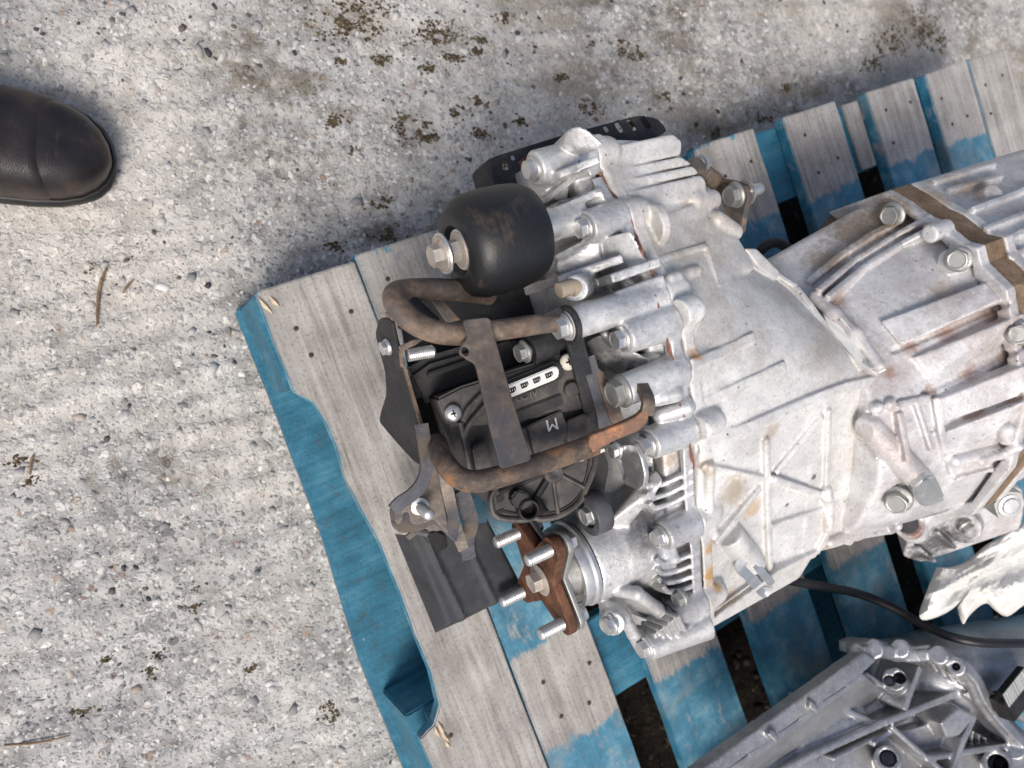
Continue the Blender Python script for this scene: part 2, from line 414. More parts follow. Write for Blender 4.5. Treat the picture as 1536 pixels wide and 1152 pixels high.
def points_field(name, pts, rmin, rmax, mat, seed, flat):
    n = len(pts); r = np.random.default_rng(seed)
    th = r.uniform(0, 2*np.pi, n); s = rmin+(rmax-rmin)*r.random(n)**2
    bm = bmesh.new(); bmesh.ops.create_icosphere(bm, subdivisions=1, radius=1)
    base = np.array([v.co[:] for v in bm.verts]); tri = np.array([[v.index for v in f.verts] for f in bm.faces]); bm.free(); nv = len(base)
    B = base[None]*(1+r.uniform(-.4, .4, (n, nv, 1)))*np.stack([s, s*.8, s*flat], -1)[:, None]
    co = B.copy(); co[..., 0] += pts[:, :1]; co[..., 1] += pts[:, 1:2]; co[..., 2] += ground_z(pts[:, 0], pts[:, 1])[:, None]
    f = (tri[None]+(np.arange(n)*nv)[:, None, None]).reshape(-1, 3)
    me = np_mesh(name, co.reshape(-1, 3), f); me.shade_flat()
    at = me.attributes.new('shade', 'FLOAT', 'POINT'); at.data.foreach_set('value', np.repeat(r.random(n), nv).astype(np.float32))
    return add(name, me, mat)
tag(points_field('moss', MP, .0008, .0024, moss_mat(), 31, .45), 'brown green moss and dirt caught in the concrete grooves', kind='stuff')

def twig_mat():
    m = NT('dry_twig'); o = m.map('Object')
    return m.done(m.ramp(m.noise(o, 120, 3), (.3, (.10, .06, .035)), (.7, (.33, .22, .12))), .8)
TWIG = twig_mat()
def twig(pix, r, label):
    pts = [W(x, y, 0)*[1, 1, 0]+[0, 0, ground_z(*W(x, y, 0)[:2])+r*1.3+h] for x, y, h in pix]
    o = add('twig', tube_mesh('twig', pts, [r*.6, r, r*1.1, r*.9, r*.5], 7, 5), TWIG)
    tag(recentre(o), label, 'twig', 'dry twigs on the concrete'); return o
twig([(160, 402, .001), (151, 425, .002), (147, 450, .001), (145, 488, 0)], .0017, 'longest dry twig, lying upright left of the pallet corner')
twig([(200, 420, .001), (192, 428, .001), (184, 440, 0)], .0013, 'short dark twig just right of the longest twig')
twig([(50, 682, .001), (47, 692, .002), (45, 712, 0)], .0013, 'thin tan twig among dirt near the left edge')
twig([(5, 1119, 0), (40, 1116, .001), (75, 1110, .002), (105, 1103, .001)], .0011, 'thin straw lying flat in the bottom left corner')
twig([(345, 505, .0), (346, 498, .001), (344, 490, 0)], .0008, 'tiny twig by the blue corner of the pallet')

# ------------------------------------------------------------------ pallet
PA = math.radians(22.1)
PH = .144
PO = W(385, 437, PH); PO[2] = 0
pallet = empty('pallet', PO, PA)
tag(pallet, 'worn wooden pallet with peeling blue paint carrying the gearboxes', 'pallet')
def board_mat(name, blue=True):
    m = NT(name); o = m.map('Object'); rnd = m.node('ShaderNodeObjectInfo').outputs['Random']
    off = m.node('ShaderNodeCombineXYZ', {0: m.math('MULTIPLY', rnd, 7.0), 1: m.math('MULTIPLY', rnd, 13.0), 2: 0.0}).outputs[0]
    ov = m.node('ShaderNodeVectorMath', {0: o, 1: off}, operation='ADD').outputs[0]
    grain = m.noise(m.map(ov, (150, 7, 60)), 1, 6, .65, .6)
    blot = m.noise(ov, 22, 5, .6)
    wood = m.ramp(m.math('ADD', m.math('MULTIPLY', grain, .55), m.math('MULTIPLY', blot, .45)), (.30, (.18, .165, .15)), (.47, (.36, .34, .315)), (.60, (.49, .47, .44)), (.78, (.61, .59, .56)))
    wood = m.mix(m.ramp(m.noise(ov, 8, 3), (.45, 0), (.7, .55)), wood, m.mix(1, wood, (.86, .84, .86), 'MULTIPLY'))
    wood = m.mix(m.ramp(m.noise(m.map(ov, (260, 9, 80)), 1, 4), (.60, 0), (.72, .6)), wood, (.13, .105, .085))
    # speckled dirt
    wood = m.mix(m.math('MULTIPLY', m.ramp(m.noise(ov, 300, 4, .75), (.54, 0), (.66, 1)), .6), wood, (.11, .095, .08))
    P = m.sep(o); t = m.math('MULTIPLY', P[1], -1.0)
    amount = m.attr('paint')
    wob = m.math('ADD', t, m.math('MULTIPLY', m.math('SUBTRACT', m.noise(m.map(ov, (30, 9, 1)), 1, 4), .5), .035))
    s1 = m.ramp(wob, (.088, 0), (.106, 1)); s2 = m.ramp(wob, (.425, 1), (.438, 0)); s3 = m.ramp(wob, (.528, 0), (.545, 1))
    pm = m.math('MULTIPLY', s1, m.math('MAXIMUM', s2, s3))
    wear = m.ramp(m.math('ADD', m.math('MULTIPLY', m.noise(m.map(ov, (70, 14, 40)), 1, 5, .7), .6), m.math('MULTIPLY', m.noise(ov, 40, 4, .7), .4)), (.48, 1), (.70, .5))
    top = m.math('MULTIPLY', m.math('MULTIPLY', pm, wear), amount)
    trace = m.math('MULTIPLY', m.ramp(wob, (.0, .75), (.035, .0)), m.ramp(m.noise(ov, 30, 4, .7), (.48, 0), (.62, 1)))
    top = m.math('MAXIMUM', top, m.math('MULTIPLY', trace, m.attr('endpaint')))
    top = m.ramp(m.math('ADD', top, m.math('MULTIPLY', m.math('SUBTRACT', m.noise(m.map(ov, (190, 60, 100)), 1, 5, .7), .5), .9)), (.36, 0), (.64, .92))
    top = m.math('MULTIPLY', top, m.math('MAXIMUM', m.ramp(amount, (0, 0), (.1, 1)), m.attr('endpaint')))
    nz = m.math('ABSOLUTE', m.sep(m.tc.outputs['Normal'])[2])
    side = m.math('MULTIPLY', m.ramp(nz, (.4, 1), (.75, 0)), m.ramp(m.noise(m.map(ov, (80, 25, 60)), 1, 5, .7), (.56, 1), (.63, .2)))
    side = m.math('MULTIPLY', side, m.attr('sidepaint'))
    msk = m.math('MAXIMUM', top, side)
    pc = m.ramp(m.noise(ov, 35, 5, .65), (.30, (.022, .125, .20)), (.52, (.042, .215, .335)), (.70, (.17, .36, .45)))
    pc = m.mix(m.math('MULTIPLY', m.ramp(m.noise(ov, 260, 3, .7), (.56, 0), (.68, 1)), .5), pc, (.03, .07, .09))
    pc = m.mix(m.ramp(m.noise(m.map(ov, 1, loc=(3, 1, 2)), 11, 5, .7), (.50, 0), (.68, .6)), pc, (.26, .27, .25))
    col = m.mix(msk, wood, pc)
    h = m.math('ADD', m.math('MULTIPLY', grain, .7), m.math('MULTIPLY', m.noise(ov, 300, 3), .35))
    return m.done(col, m.mix(msk, (.85, .85, .85), (.55, .55, .55)), normal=m.bump(h, .7, .0012), spec=.35)
BOARD = board_mat('weathered_pallet_wood')
def prism_board(name, outline, z0, z1, parent, mat, jit=.0005, paint=1.0, endpaint=0.6, sidepaint=1.0, seed=0, bevel=.0012):
    """outline: (s,t) polygon in the pallet frame; object origin at its first corner, top face"""
    r = random.Random(seed); bm = bmesh.new()
    o0 = outline[0]; pts = []
    n = len(outline)
    for i in range(n):
        a, b = outline[i], outline[(i+1) % n]; L = math.dist(a, b); k = max(1, int(L/.03))
        for j in range(k):
            f = j/k; q = (a[0]+(b[0]-a[0])*f, a[1]+(b[1]-a[1])*f)
            if j: q = (q[0]+r.uniform(-jit, jit), q[1]+r.uniform(-jit, jit))
            pts.append(q)
    lo = [bm.verts.new((s-o0[0], -t, z0-z1)) for s, t in pts]
    f = bm.faces.new(lo)
    e = bmesh.ops.extrude_face_region(bm, geom=[f])
    for v in e['geom']:
        if isinstance(v, bmesh.types.BMVert): v.co.z = 0
    bmesh.ops.recalc_face_normals(bm, faces=bm.faces)
    ed = [x for x in bm.edges if len(x.link_faces) == 2 and x.calc_face_angle(0) > .6]
    bmesh.ops.bevel(bm, geom=ed, offset=bevel, segments=2, affect='EDGES', clamp_overlap=True)
    bmesh.ops.triangulate(bm, faces=[q for q in bm.faces if len(q.verts) > 4])
    me = bm_mesh(name, bm, angle=35); me.materials.append(mat)
    o = bpy.data.objects.new(name, me); COL.objects.link(o); o.parent = parent
    o.location = (o0[0], 0, z1)
    o['paint'] = paint; o['endpaint'] = endpaint; o['sidepaint'] = sidepaint
    return o
PL = .98
BS = [(0, .0965, .0, .3), (.0985, .1945, .75, .8), (.245, .340, .8, .5), (.388, .4845, .9, .5), (.529, .626, .75, .9), (.676, .772, .8, .5), (.833, .923, 1.0, .6), (.951, 1.0435, 1.0, .2), (1.0465, 1.142, .12, .1)]
boards = []
for i, (a, b, pt, ep) in enumerate(BS):
    if i == 0:
        ol = [(0, 0), (b, .001), (b-.001, PL), (-.008, PL), (-.011, .50), (-.012, .452), (-.004, .449), (.004, .447), (.010, .440), (.0165, .432), (.021, .40), (.0205, .36), (.0215, .314), (.021, .26), (.0165, .225), (.0135, .192), (.0165, .16), (.0155, .135), (.011, .113), (.004, .104), (-.001, .097), (-.0015, .05)]
    else:
        ol = [(a, -.004+.004*((i*7) % 5)/5-.002), (b, -.004+.004*((i*3) % 5)/5-.002), (b, PL), (a, PL)]
    if i == 6: ol[0] = (a-.003, ol[0][1]); ol[1] = (b+.004, ol[1][1])
    boards.append(prism_board('board', ol, PH-.017, PH, pallet, BOARD, paint=pt, endpaint=ep, seed=i, bevel=.0014))
prism_board('batten', [(.798, .001), (.826, .001), (.826, .090), (.798, .090)], PH-.0178, PH-.0125, pallet, BOARD, paint=0.0, endpaint=0.0, sidepaint=0.0, seed=91, bevel=.001)
_wsp = NT('fresh_split_wood'); _wo = _wsp.map('Object')
_wsp.done(_wsp.ramp(_wsp.noise(_wsp.map('Object', (200, 40, 80)), 1, 4), (.3, (.40, .29, .18)), (.7, (.66, .55, .40))), .8)
for _px, _py, _a, _l in ((662, 1092, .4, .016), (668, 1104, .7, .020), (656, 1098, .1, .012), (672, 1116, .9, .010), (398, 458, 1.2, .022), (412, 452, 1.3, .014)):
    _c = W(_px, _py, PH+.001); _d = np.array([math.sin(PA+_a*.3), -math.cos(PA+_a*.3), 0]); _e = np.array([_d[1], -_d[0], 0])
    _o = add('splinter', hull_mesh('splinter', [_c+_d*_l*.5, _c-_d*_l*.5, _c+_e*.0030, _c-_e*.0022, _c+_d*_l*.2+GZ*.0022, _c-_d*_l*.25+GZ*.0015, _c-GZ*.0008+_e*.001], .0), _wsp.m, boards[0])
# nails
def nail_mat():
    m = NT('rusty_nail'); o = m.map('Object')
    return m.done(m.ramp(m.noise(o, 300, 3), (.3, (.035, .025, .02)), (.7, (.16, .085, .045))), .7, .4)
NAIL = nail_mat()
nail_me = lathe_mesh('nail', [(0, -.0004), (.0018, -.0003), (.0023, .0002), (.0024, .0005), (.0018, .0008), (0, .0009)], 12); nail_me.materials.append(NAIL)
for i, (a, b, *_r) in enumerate(BS):
    for tc in (.035, .068, .465, .505, .92):
        k = 1 + (i+int(tc*100)) % 2
        for j in range(k):
            o = bpy.data.objects.new('nail', nail_me); COL.objects.link(o); o.parent = boards[i]
            ox = boards[i].location[0]
            o.location = (a+(b-a)*(.25+.5*j+random.uniform(-.1, .1))-ox, -tc+random.uniform(-.012, .012), .0002)
def plain(name, ol, z0, z1, seed, **kw):
    return prism_board(name, ol, z0, z1, pallet, BOARD2, seed=seed, **kw)
def bearer_mat():
    m = NT('teal_painted_wood'); o = m.map('Object')
    g = m.noise(m.map('Object', (9, 140, 60)), 1, 5, .65, .5); b = m.noise(o, 20, 5, .65)
    pc = m.ramp(m.math('ADD', m.math('MULTIPLY', g, .4), m.math('MULTIPLY', b, .6)), (.32, (.014, .080, .122)), (.52, (.032, .170, .265)), (.70, (.10, .27, .355)))
    dirt = m.ramp(m.noise(o, 55, 5, .7), (.55, 0), (.70, .75))
    pc = m.mix(dirt, pc, (.07, .075, .075))
    pc = m.mix(m.math('MULTIPLY', m.ramp(m.noise(o, 330, 3, .7), (.57, 0), (.66, 1)), .6), pc, (.025, .05, .06))
    pc = m.mix(m.ramp(m.noise(m.map('Object', (1, 1, 1), loc=(5, 5, 5)), 75, 5, .75), (.66, 0), (.69, .8)), pc, (.40, .35, .28))
    return m.done(pc, .6, normal=m.bump(m.math('ADD', g, m.noise(o, 300, 3)), .5, .001), spec=.35)
BOARD2 = bearer_mat()
for k, (t0, t1) in enumerate([(0.001, .092), (.442, .535), (.888, .979)]):
    plain('bearer', [(.006, t0), (1.136, t0), (1.136, t1), (.006, t1)], PH-.036, PH-.018, 40+k)
for k, (t0, t1) in enumerate([(0, .096), (.440, .537), (.886, .98)]):
    for j, (s0, s1) in enumerate([(-.001 if k == 0 else -.012, .098), (.52, .62), (1.045, 1.14)]):
        plain('block', [(s0, t0), (s1, t0), (s1, t1), (s0, t1)], .021, PH-.0365, 50+k*3+j, bevel=.002)
for j, (s0, s1) in enumerate([(-.014, .088), (.52, .62), (1.045, 1.145)]):
    ol = [(s0+.009, -.002), (s1, -.002), (s1, PL), (s0-.006, PL), (s0-.006, .40), (s0+.006, .25), (s0+.009, .1)] if j == 0 else [(s0, -.002), (s1, -.002), (s1, PL), (s0, PL)]
    plain('bottom_board', ol, .0006, .0205, 70+j, bevel=.003)

# ------------------------------------------------------------------ boot
def leather():
    m = NT('black_leather'); o = m.map('Object')
    c = m.ramp(m.noise(o, 25, 5, .6), (.3, (.009, .009, .011)), (.5, (.022, .018, .018)), (.68, (.060, .038, .029)))
    c = m.mix(m.ramp(m.noise(m.map('Object', (60, 14, 30)), 1, 5, .75), (.62, 0), (.72, .5)), c, (.11, .085, .07))
    h = m.math('ADD', m.vor(o, 900), m.math('ADD', m.math('MULTIPLY', m.noise(o, 60, 3), .8), m.math('MULTIPLY', m.noise(m.map('Object', (90, 12, 20)), 1, 3), 2.0)))
    return m.done(c, m.ramp(m.noise(o, 30, 4), (.3, .26), (.7, .5)), normal=m.bump(h, .25, .0006))
LEATHER = leather()
TOE = W(168, 252, .012); 
boot = empty('boot', (TOE[0]-.10, TOE[1], 0), math.radians(-2)); tag(boot, 'black leather safety boot with rounded toe at the left edge', 'boot')
BX0 = .10                                  # toe tip in the boot frame
# stations: distance back from toe, upper edge half width, lower edge half width, height
ST = [(.0, .004, .004, .034), (.004, .018, .017, .042), (.012, .031, .027, .049), (.025, .043, .036, .055), (.042, .0505, .0415, .0595), (.065, .0545, .0445, .0625), (.095, .0555, .0455, .067), (.13, .053, .044, .079), (.165, .049, .041, .098), (.20, .046, .039, .122), (.24, .044, .038, .14), (.28, .040, .036, .145), (.302, .028, .026, .14), (.306, .012, .012, .13)]
def boot_section(st, off=0.0, n=28, zb=.016):
    d, a, b, h = st; out = []
    for k in range(n):
        th = math.pi*k/(n-1); c, s = math.cos(th), math.sin(th)
        w = (a if c > 0 else b)+off
        out.append((BX0-d+off*(.9 if d < .02 else 0), w*math.copysign(abs(c)**.62, c)+.004, zb+(h-zb+off)*abs(s)**.72))
    return out
def interp_st(d):
    ds = [s[0] for s in ST]; return tuple([d]+[float(np.interp(d, ds, [s[i] for s in ST])) for i in (1, 2, 3)])
def loft(name, secs, mat, parent, close=False, caps=True):
    n = len(secs[0]); vs = [p for s in secs for p in s]; N = n if close else n-1
    fs = [(i*n+j, (i+1)*n+j, (i+1)*n+(j+1) % n, i*n+(j+1) % n) for i in range(len(secs)-1) for j in range(N)]
    if caps: fs += [tuple(range(n)), tuple((len(secs)-1)*n+j for j in range(n-1, -1, -1))]
    bm = bmesh.new(); me = mesh(name, vs, fs); bm.from_mesh(me); bpy.data.meshes.remove(me)
    me = bm_mesh(name, bm, angle=50); me.materials.append(mat)
    o = bpy.data.objects.new(name, me); COL.objects.link(o); o.parent = parent; return o
dd = sorted(set([s[0] for s in ST]+[.008, .018, .033, .053, .08, .11, .148, .18]))
loft('toe_cap', [boot_section(interp_st(d)) for d in dd if d <= .08], LEATHER, boot)
# the vamp is a second leather laid over the cap, its curved front edge stands proud
n = 28; secs = []
def vamp_edge(k):
    a = -1+2*k/(n-1)          # +1 lower side .. -1 upper side
    return .050+.012*math.cos(a*2.4+.5)*1.0+.010*a
for q in range(26):
    f = (q/25)**1.3; sec = []
    for k in range(n):
        e0 = vamp_edge(k); d = e0+(.3055-e0)*f
        bump = .0019*min(1, q/1.0)
        sec.append(boot_section(interp_st(d), -.0006+bump, n)[k])
    secs.append(sec)
loft('vamp', secs, LEATHER, boot, caps=False)
so_out = []
for z, off in ((.0008, .001), (.004, .0035), (.013, .0045), (.0165, .0035), (.0195, .0008)):
    top = []; 
    for st in [interp_st(d) for d in dd]: top.append((BX0-st[0]+(off if st[0] < .02 else 0), st[1]+off+.004, z))
    bot = [(BX0-st[0]+(off if st[0] < .02 else 0), -(st[2]+off)+.004, z) for st in [interp_st(d) for d in dd]]
    so_out.append(top+bot[::-1])
SOLE = rubber('sole_rubber', (.007, .007, .008), .5)
loft('sole', so_out, SOLE, boot, close=True)
wl = [(BX0-d+.001, interp_st(d)[1]+.005, .0200) for d in dd[::-1]]+[(BX0-d+.001, -interp_st(d)[2]+.003, .0200) for d in dd]
me = tube_mesh('welt', wl, .0019, 8, 3); me.materials.append(SOLE); o = bpy.data.objects.new('welt', me); COL.objects.link(o); o.parent = boot
# ankle shaft, behind the frame
sh = []
for z, rx, ry, cx in ((.10, .072, .044, -.135), (.14, .062, .043, -.140), (.18, .055, .044, -.146), (.23, .056, .046, -.150), (.235, .054, .044, -.150), (.20, .050, .040, -.149), (.15, .052, .038, -.146)):
    sh.append([(cx+rx*math.cos(2*math.pi*k/28), .003+ry*math.sin(2*math.pi*k/28), z) for k in range(28)])
loft('shaft', sh, LEATHER, boot, close=True, caps=False)
# ------------------------------------------------------------------ signed-distance casting tool
def smin(a, b, k):
    if k <= 0: return np.minimum(a, b)
    h = np.clip(.5+.5*(b-a)/k, 0, 1); return b+(a-b)*h-k*h*(1-h)
class Cast:
    """a casting grown from blended solids in a frame (origin 0, axes A), meshed by surface nets"""
    def __init__(s, lo, hi, h, A=None):
        s.A = np.array([GU, GV, GZ]) if A is None else np.array(A)
        s.lo = np.array(lo, float); s.h = h
        s.n = np.ceil((np.array(hi)-s.lo)/h).astype(int)+1
        s.f = np.full(s.n, .05, np.float32)
        s.ax = [(s.lo[i]+np.arange(s.n[i])*h).astype(np.float32) for i in range(3)]
        s.k = .004
    def L(s, p): return s.A @ np.asarray(p, float)
    def sub(s, lo, hi, m):
        a = np.clip(np.floor((lo-m-s.lo)/s.h).astype(int), 0, s.n); b = np.clip(np.ceil((hi+m-s.lo)/s.h).astype(int)+1, 0, s.n)
        sl = tuple(slice(int(a[i]), int(b[i])) for i in range(3))
        X = s.ax[0][sl[0]][:, None, None]; Y = s.ax[1][sl[1]][None, :, None]; Z = s.ax[2][sl[2]][None, None, :]
        return sl, X, Y, Z
    def op(s, sl, d, k, cut):
        if d.size == 0: return
        k = k*.62
        if cut: s.f[sl] = -smin(-s.f[sl], d, k)
        else: s.f[sl] = smin(s.f[sl], d, k)
    def cap(s, a, b, r, rb=None, k=None, cut=False):
        a = s.L(a); b = s.L(b); rb = r if rb is None else rb; k = s.k if k is None else k
        R = max(r, rb); sl, X, Y, Z = s.sub(np.minimum(a, b)-R, np.maximum(a, b)+R, k+3*s.h)
        ba = b-a; L2 = max(ba@ba, 1e-12)
        t = np.clip(((X-a[0])*ba[0]+(Y-a[1])*ba[1]+(Z-a[2])*ba[2])/L2, 0, 1)
        d = np.sqrt((X-a[0]-t*ba[0])**2+(Y-a[1]-t*ba[1])**2+(Z-a[2]-t*ba[2])**2)-(r+(rb-r)*t)
        s.op(sl, d.astype(np.float32), k, cut)
    def chain(s, pts, r, k=None, cut=False):
        for p, q in zip(pts, pts[1:]): s.cap(p, q, r, k=k, cut=cut)
    def cyl(s, a, b, r, rb=None, rnd=.0015, k=None, cut=False):
        a = s.L(a); b = s.L(b); rb = r if rb is None else rb; k = s.k if k is None else k
        R = max(r, rb); sl, X, Y, Z = s.sub(np.minimum(a, b)-R, np.maximum(a, b)+R, k+3*s.h)
        ba = b-a; Ln = np.linalg.norm(ba); e = ba/Ln
        t = (X-a[0])*e[0]+(Y-a[1])*e[1]+(Z-a[2])*e[2]
        q = np.sqrt(np.maximum((X-a[0]-t*e[0])**2+(Y-a[1]-t*e[1])**2+(Z-a[2]-t*e[2])**2, 0))
        dx = q-(r+(rb-r)*np.clip(t/Ln, 0, 1)-rnd); dy = np.abs(t-Ln/2)-(Ln/2-rnd)
        d = np.minimum(np.maximum(dx, dy), 0)+np.hypot(np.maximum(dx, 0), np.maximum(dy, 0))-rnd
        s.op(sl, d.astype(np.float32), k, cut)
    def hull(s, pts, r=.003, k=None, cut=False):
        k = s.k if k is None else k; r = r*.62
        P = np.array([s.L(p) for p in pts]); bm = bmesh.new()
        for p in P: bm.verts.new(p)
        bmesh.ops.convex_hull(bm, input=bm.verts); bm.normal_update()
        c = P.mean(0); pl = []
        for f in bm.faces:
            n = np.array(f.normal); 
            if np.linalg.norm(n) < .5: continue
            o = np.array(f.verts[0].co); 
            if n@(c-o) > 0: n = -n
            if not any(n@m > .9995 and abs(m@o-e) < 2e-4 for m, e in pl): pl.append((n, n@o))
        bm.free()
        sl, X, Y, Z = s.sub(P.min(0), P.max(0), k+3*s.h); d = None
        for n, e in pl:
            q = (X*n[0]+(Y*n[1]+(Z*n[2]-e))).astype(np.float32)
            d = q if d is None else -smin(-d, -q, r)
        s.op(sl, d, k, cut)
    def slab(s, top, depth, r=.002, k=None, cut=False, down=(0, 0, -1)):
        dn = np.asarray(down, float)*depth; s.hull(list(top)+[np.asarray(p)+dn for p in top], r, k, cut)
    def wall(s, a, b, t, depth, r=.0015, k=None, down=(0, 0, -1), cut=False):
        """straight rib: crest line a-b, thickness t, going 'depth' along down"""
        a = np.asarray(a, float); b = np.asarray(b, float); n = unit(np.cross(b-a, down))*t/2
        s.slab([a+n, a-n, b-n, b+n], depth, r, k, cut, down)
    def flange(s, prof, u0, u1, h=.014, r=.0012, k=.002):
        """crisp flange following a (v,z) profile between two axial stations"""
        c = np.mean(prof, 0)
        for a, b in zip(prof, prof[1:]):
            a = np.array(a); b = np.array(b); da = unit(c-a)*h; db = unit(c-b)*h
            s.hull([G(u, *q) for u in (u0, u1) for q in (a, b, a+da, b+db)], r, k)
    def hit(s, px, py, first=True):
        """where the line of sight through a picture point meets the casting so far"""
        d = unit(ray(px, py)); t = np.arange(.30, 1.4, s.h*.35)
        P = (CP+d*t[:, None])@s.A.T; I = np.rint((P-s.lo)/s.h).astype(int)
        ok = ((I >= 0) & (I < s.n)).all(1); v = np.full(len(t), 1.0); J = I[ok]; v[ok] = s.f[J[:, 0], J[:, 1], J[:, 2]]
        w = np.nonzero(v < 0)[0]
        if len(w) == 0: return None
        return CP+d*t[w[0]]
    def nrm(s, p):
        i = np.clip(np.rint((s.L(p)-s.lo)/s.h).astype(int), 2, s.n-3); g = []
        for k in range(3):
            e = np.zeros(3, int); e[k] = 2; g.append(s.f[tuple(i+e)]-s.f[tuple(i-e)])
        return unit(s.A.T@unit(np.array(g)+1e-9))
    def pix_line(s, pix, step=9):
        out = []
        for (x0, y0), (x1, y1) in zip(pix, pix[1:]):
            n = max(1, int(math.hypot(x1-x0, y1-y0)/step))
            for i in range(n): out.append((x0+(x1-x0)*i/n, y0+(y1-y0)*i/n))
        out.append(pix[-1]); return out
    def bead(s, pix, r, rise=0.0, k=.003, cut=False, step=9):
        """rounded rib lying on the surface along picture points"""
        P = [s.hit(*p) for p in s.pix_line(pix, step)]; P = [p+s.nrm(p)*rise for p in P if p is not None]
        s.chain(P, r, k, cut)
    def fin(s, pix, t, rise, k=.002, sink=.012, r=.001):
        P = [s.hit(*p) for p in pix]
        Q = [(p+s.nrm(p)*rise, s.nrm(p)) for p in P if p is not None]
        for (a, n1), (b, n2) in zip(Q, Q[1:]): s.wall(a, b, t, rise+sink, r, k, -unit(n1+n2))
    def mesh(s, name, smooth=0):
        f = s.f; f = f.copy(); f[0] = f[-1] = .01; f[:, 0] = f[:, -1] = .01; f[:, :, 0] = f[:, :, -1] = .01
        ng = f < 0; n = s.n-1
        c = np.zeros(tuple(n), np.int8)
        for i in (0, 1):
            for j in (0, 1):
                for k in (0, 1): c += ng[i:n[0]+i, j:n[1]+j, k:n[2]+k]
        act = np.argwhere((c > 0) & (c < 8)); N = len(act)
        idx = np.full(tuple(n), -1, np.int32); idx[tuple(act.T)] = np.arange(N)
        acc = np.zeros((N, 3)); cnt = np.zeros(N)
        cor = [(i, j, k) for i in (0, 1) for j in (0, 1) for k in (0, 1)]
        val = {q: f[act[:, 0]+q[0], act[:, 1]+q[1], act[:, 2]+q[2]] for q in cor}
        for q in cor:
            for ax in range(3):
                if q[ax] == 0:
                    q2 = tuple(1 if i == ax else q[i] for i in range(3)); a, b = val[q], val[q2]
                    m = (a < 0) != (b < 0); t = a[m]/(a[m]-b[m]); p = np.tile(np.array(q, float), (m.sum(), 1)); p[:, ax] += t
                    acc[m] += p; cnt[m] += 1
        co = s.lo+(act+acc/cnt[:, None])*s.h
        quads = []
        for ax in range(3):
            o1, o2 = [(1, 2), (2, 0), (0, 1)][ax]
            A = [slice(None)]*3; B = [slice(None)]*3; A[ax] = slice(0, -1); B[ax] = slice(1, None)
            ch = ng[tuple(A)] != ng[tuple(B)]; e = np.argwhere(ch)
            e = e[(e[:, o1] > 0) & (e[:, o2] > 0) & (e[:, o1] < n[o1]) & (e[:, o2] < n[o2])]
            sg = ng[tuple(e.T)]
            def cell(d1, d2):
                q = e.copy(); q[:, o1] -= d1; q[:, o2] -= d2; return idx[tuple(q.T)]
            Q = np.stack([cell(1, 1), cell(0, 1), cell(0, 0), cell(1, 0)], 1)
            Q[~sg] = Q[~sg][:, ::-1]; quads.append(Q)
        Q = np.vstack(quads); Q = Q[(Q >= 0).all(1)]
        for _ in range(smooth):
            s2 = np.zeros_like(co); w = np.zeros(len(co))
            for a, b in ((0, 1), (1, 2), (2, 3), (3, 0)):
                np.add.at(s2, Q[:, a], co[Q[:, b]]); np.add.at(w, Q[:, a], 1)
            co = .5*co+.5*s2/w[:, None]
        return np_mesh(name, co@s.A, Q)

# ------------------------------------------------------------------ metals, plastics
def cast_mat(name, lo, mid, hi, stain=(.30, .21, .12), st=.5, metal=.55, rough=(.46, .68), oxide=.5, specks=.8, spots=()):
    m = NT(name); o = m.map('Object')
    n1 = m.noise(o, 14, 6, .62); n2 = m.noise(o, 55, 5, .65)
    col = m.ramp(m.math('ADD', m.math('MULTIPLY', n1, .6), m.math('MULTIPLY', n2, .4)), (.33, lo), (.5, mid), (.68, hi))
    ox = m.ramp(m.math('ADD', m.noise(m.map('Object', 1, loc=(4, 2, 1)), 18, 6, .7), m.math('MULTIPLY', m.noise(o, 240, 3, .7), .25)), (.60, 0), (.78, oxide))
    col = m.mix(ox, col, (.80, .81, .80))
    sm = m.ramp(m.math('ADD', m.noise(m.map('Object', 1, loc=(1, 8, 3)), 9, 6, .7), m.math('MULTIPLY', m.noise(o, 130, 3, .6), .22)), (.60, 0), (.80, st))
    col = m.mix(sm, col, stain)
    sp = m.ramp(m.vor(m.map('Object', 1, loc=(2, 3, 4)), 75), (.06, specks), (.09, 0))
    sp = m.math('MULTIPLY', sp, m.ramp(m.noise(o, 13, 3), (.47, 0), (.55, 1)))
    col = m.mix(sp, col, (.07, .055, .045))
    gr = m.node('ShaderNodeTexVoronoi', {'Vector': o, 'Scale': 520.0}).outputs['Color']
    gr = m.sep(gr)[0]
    col = m.mix(m.ramp(gr, (.72, 0), (.95, .16)), col, (.86, .86, .86))
    col = m.mix(m.ramp(gr, (.05, .16), (.28, 0)), col, (.20, .20, .205))
    fl = m.ramp(m.noise(m.map('Object', 1, loc=(9, 1, 5)), 210, 3, .7), (.60, 0), (.70, .55))
    col = m.mix(m.math('MULTIPLY', fl, m.ramp(n1, (.42, 0), (.6, 1))), col, (.17, .155, .14))
    spn_ = m.math('MULTIPLY', m.math('SUBTRACT', m.noise(o, 160, 4, .65), .5), 1.6) if spots else None
    for p, rad, c, amt in spots:
        d = m.node('ShaderNodeVectorMath', {0: o, 1: tuple(p)}, operation='DISTANCE').outputs['Value']
        f = m.ramp(m.math('ADD', m.math('DIVIDE', d, rad), spn_), (.35, amt), (1.0, 0))
        col = m.mix(f, col, c)
    h = m.math('ADD', m.math('MULTIPLY', m.noise(o, 900, 3, .6), .6), m.math('MULTIPLY', m.noise(o, 160, 4, .6), 1.0))
    met = m.math('MULTIPLY', m.math('SUBTRACT', 1.0, m.math('MAXIMUM', ox, sm)), metal)
    rg = m.ramp(m.math('ADD', m.math('MULTIPLY', n2, .6), m.math('MULTIPLY', ox, .5)), (.3, rough[0]), (.75, rough[1]))
    return m.done(col, rg, met, m.bump(h, .5, .0010))
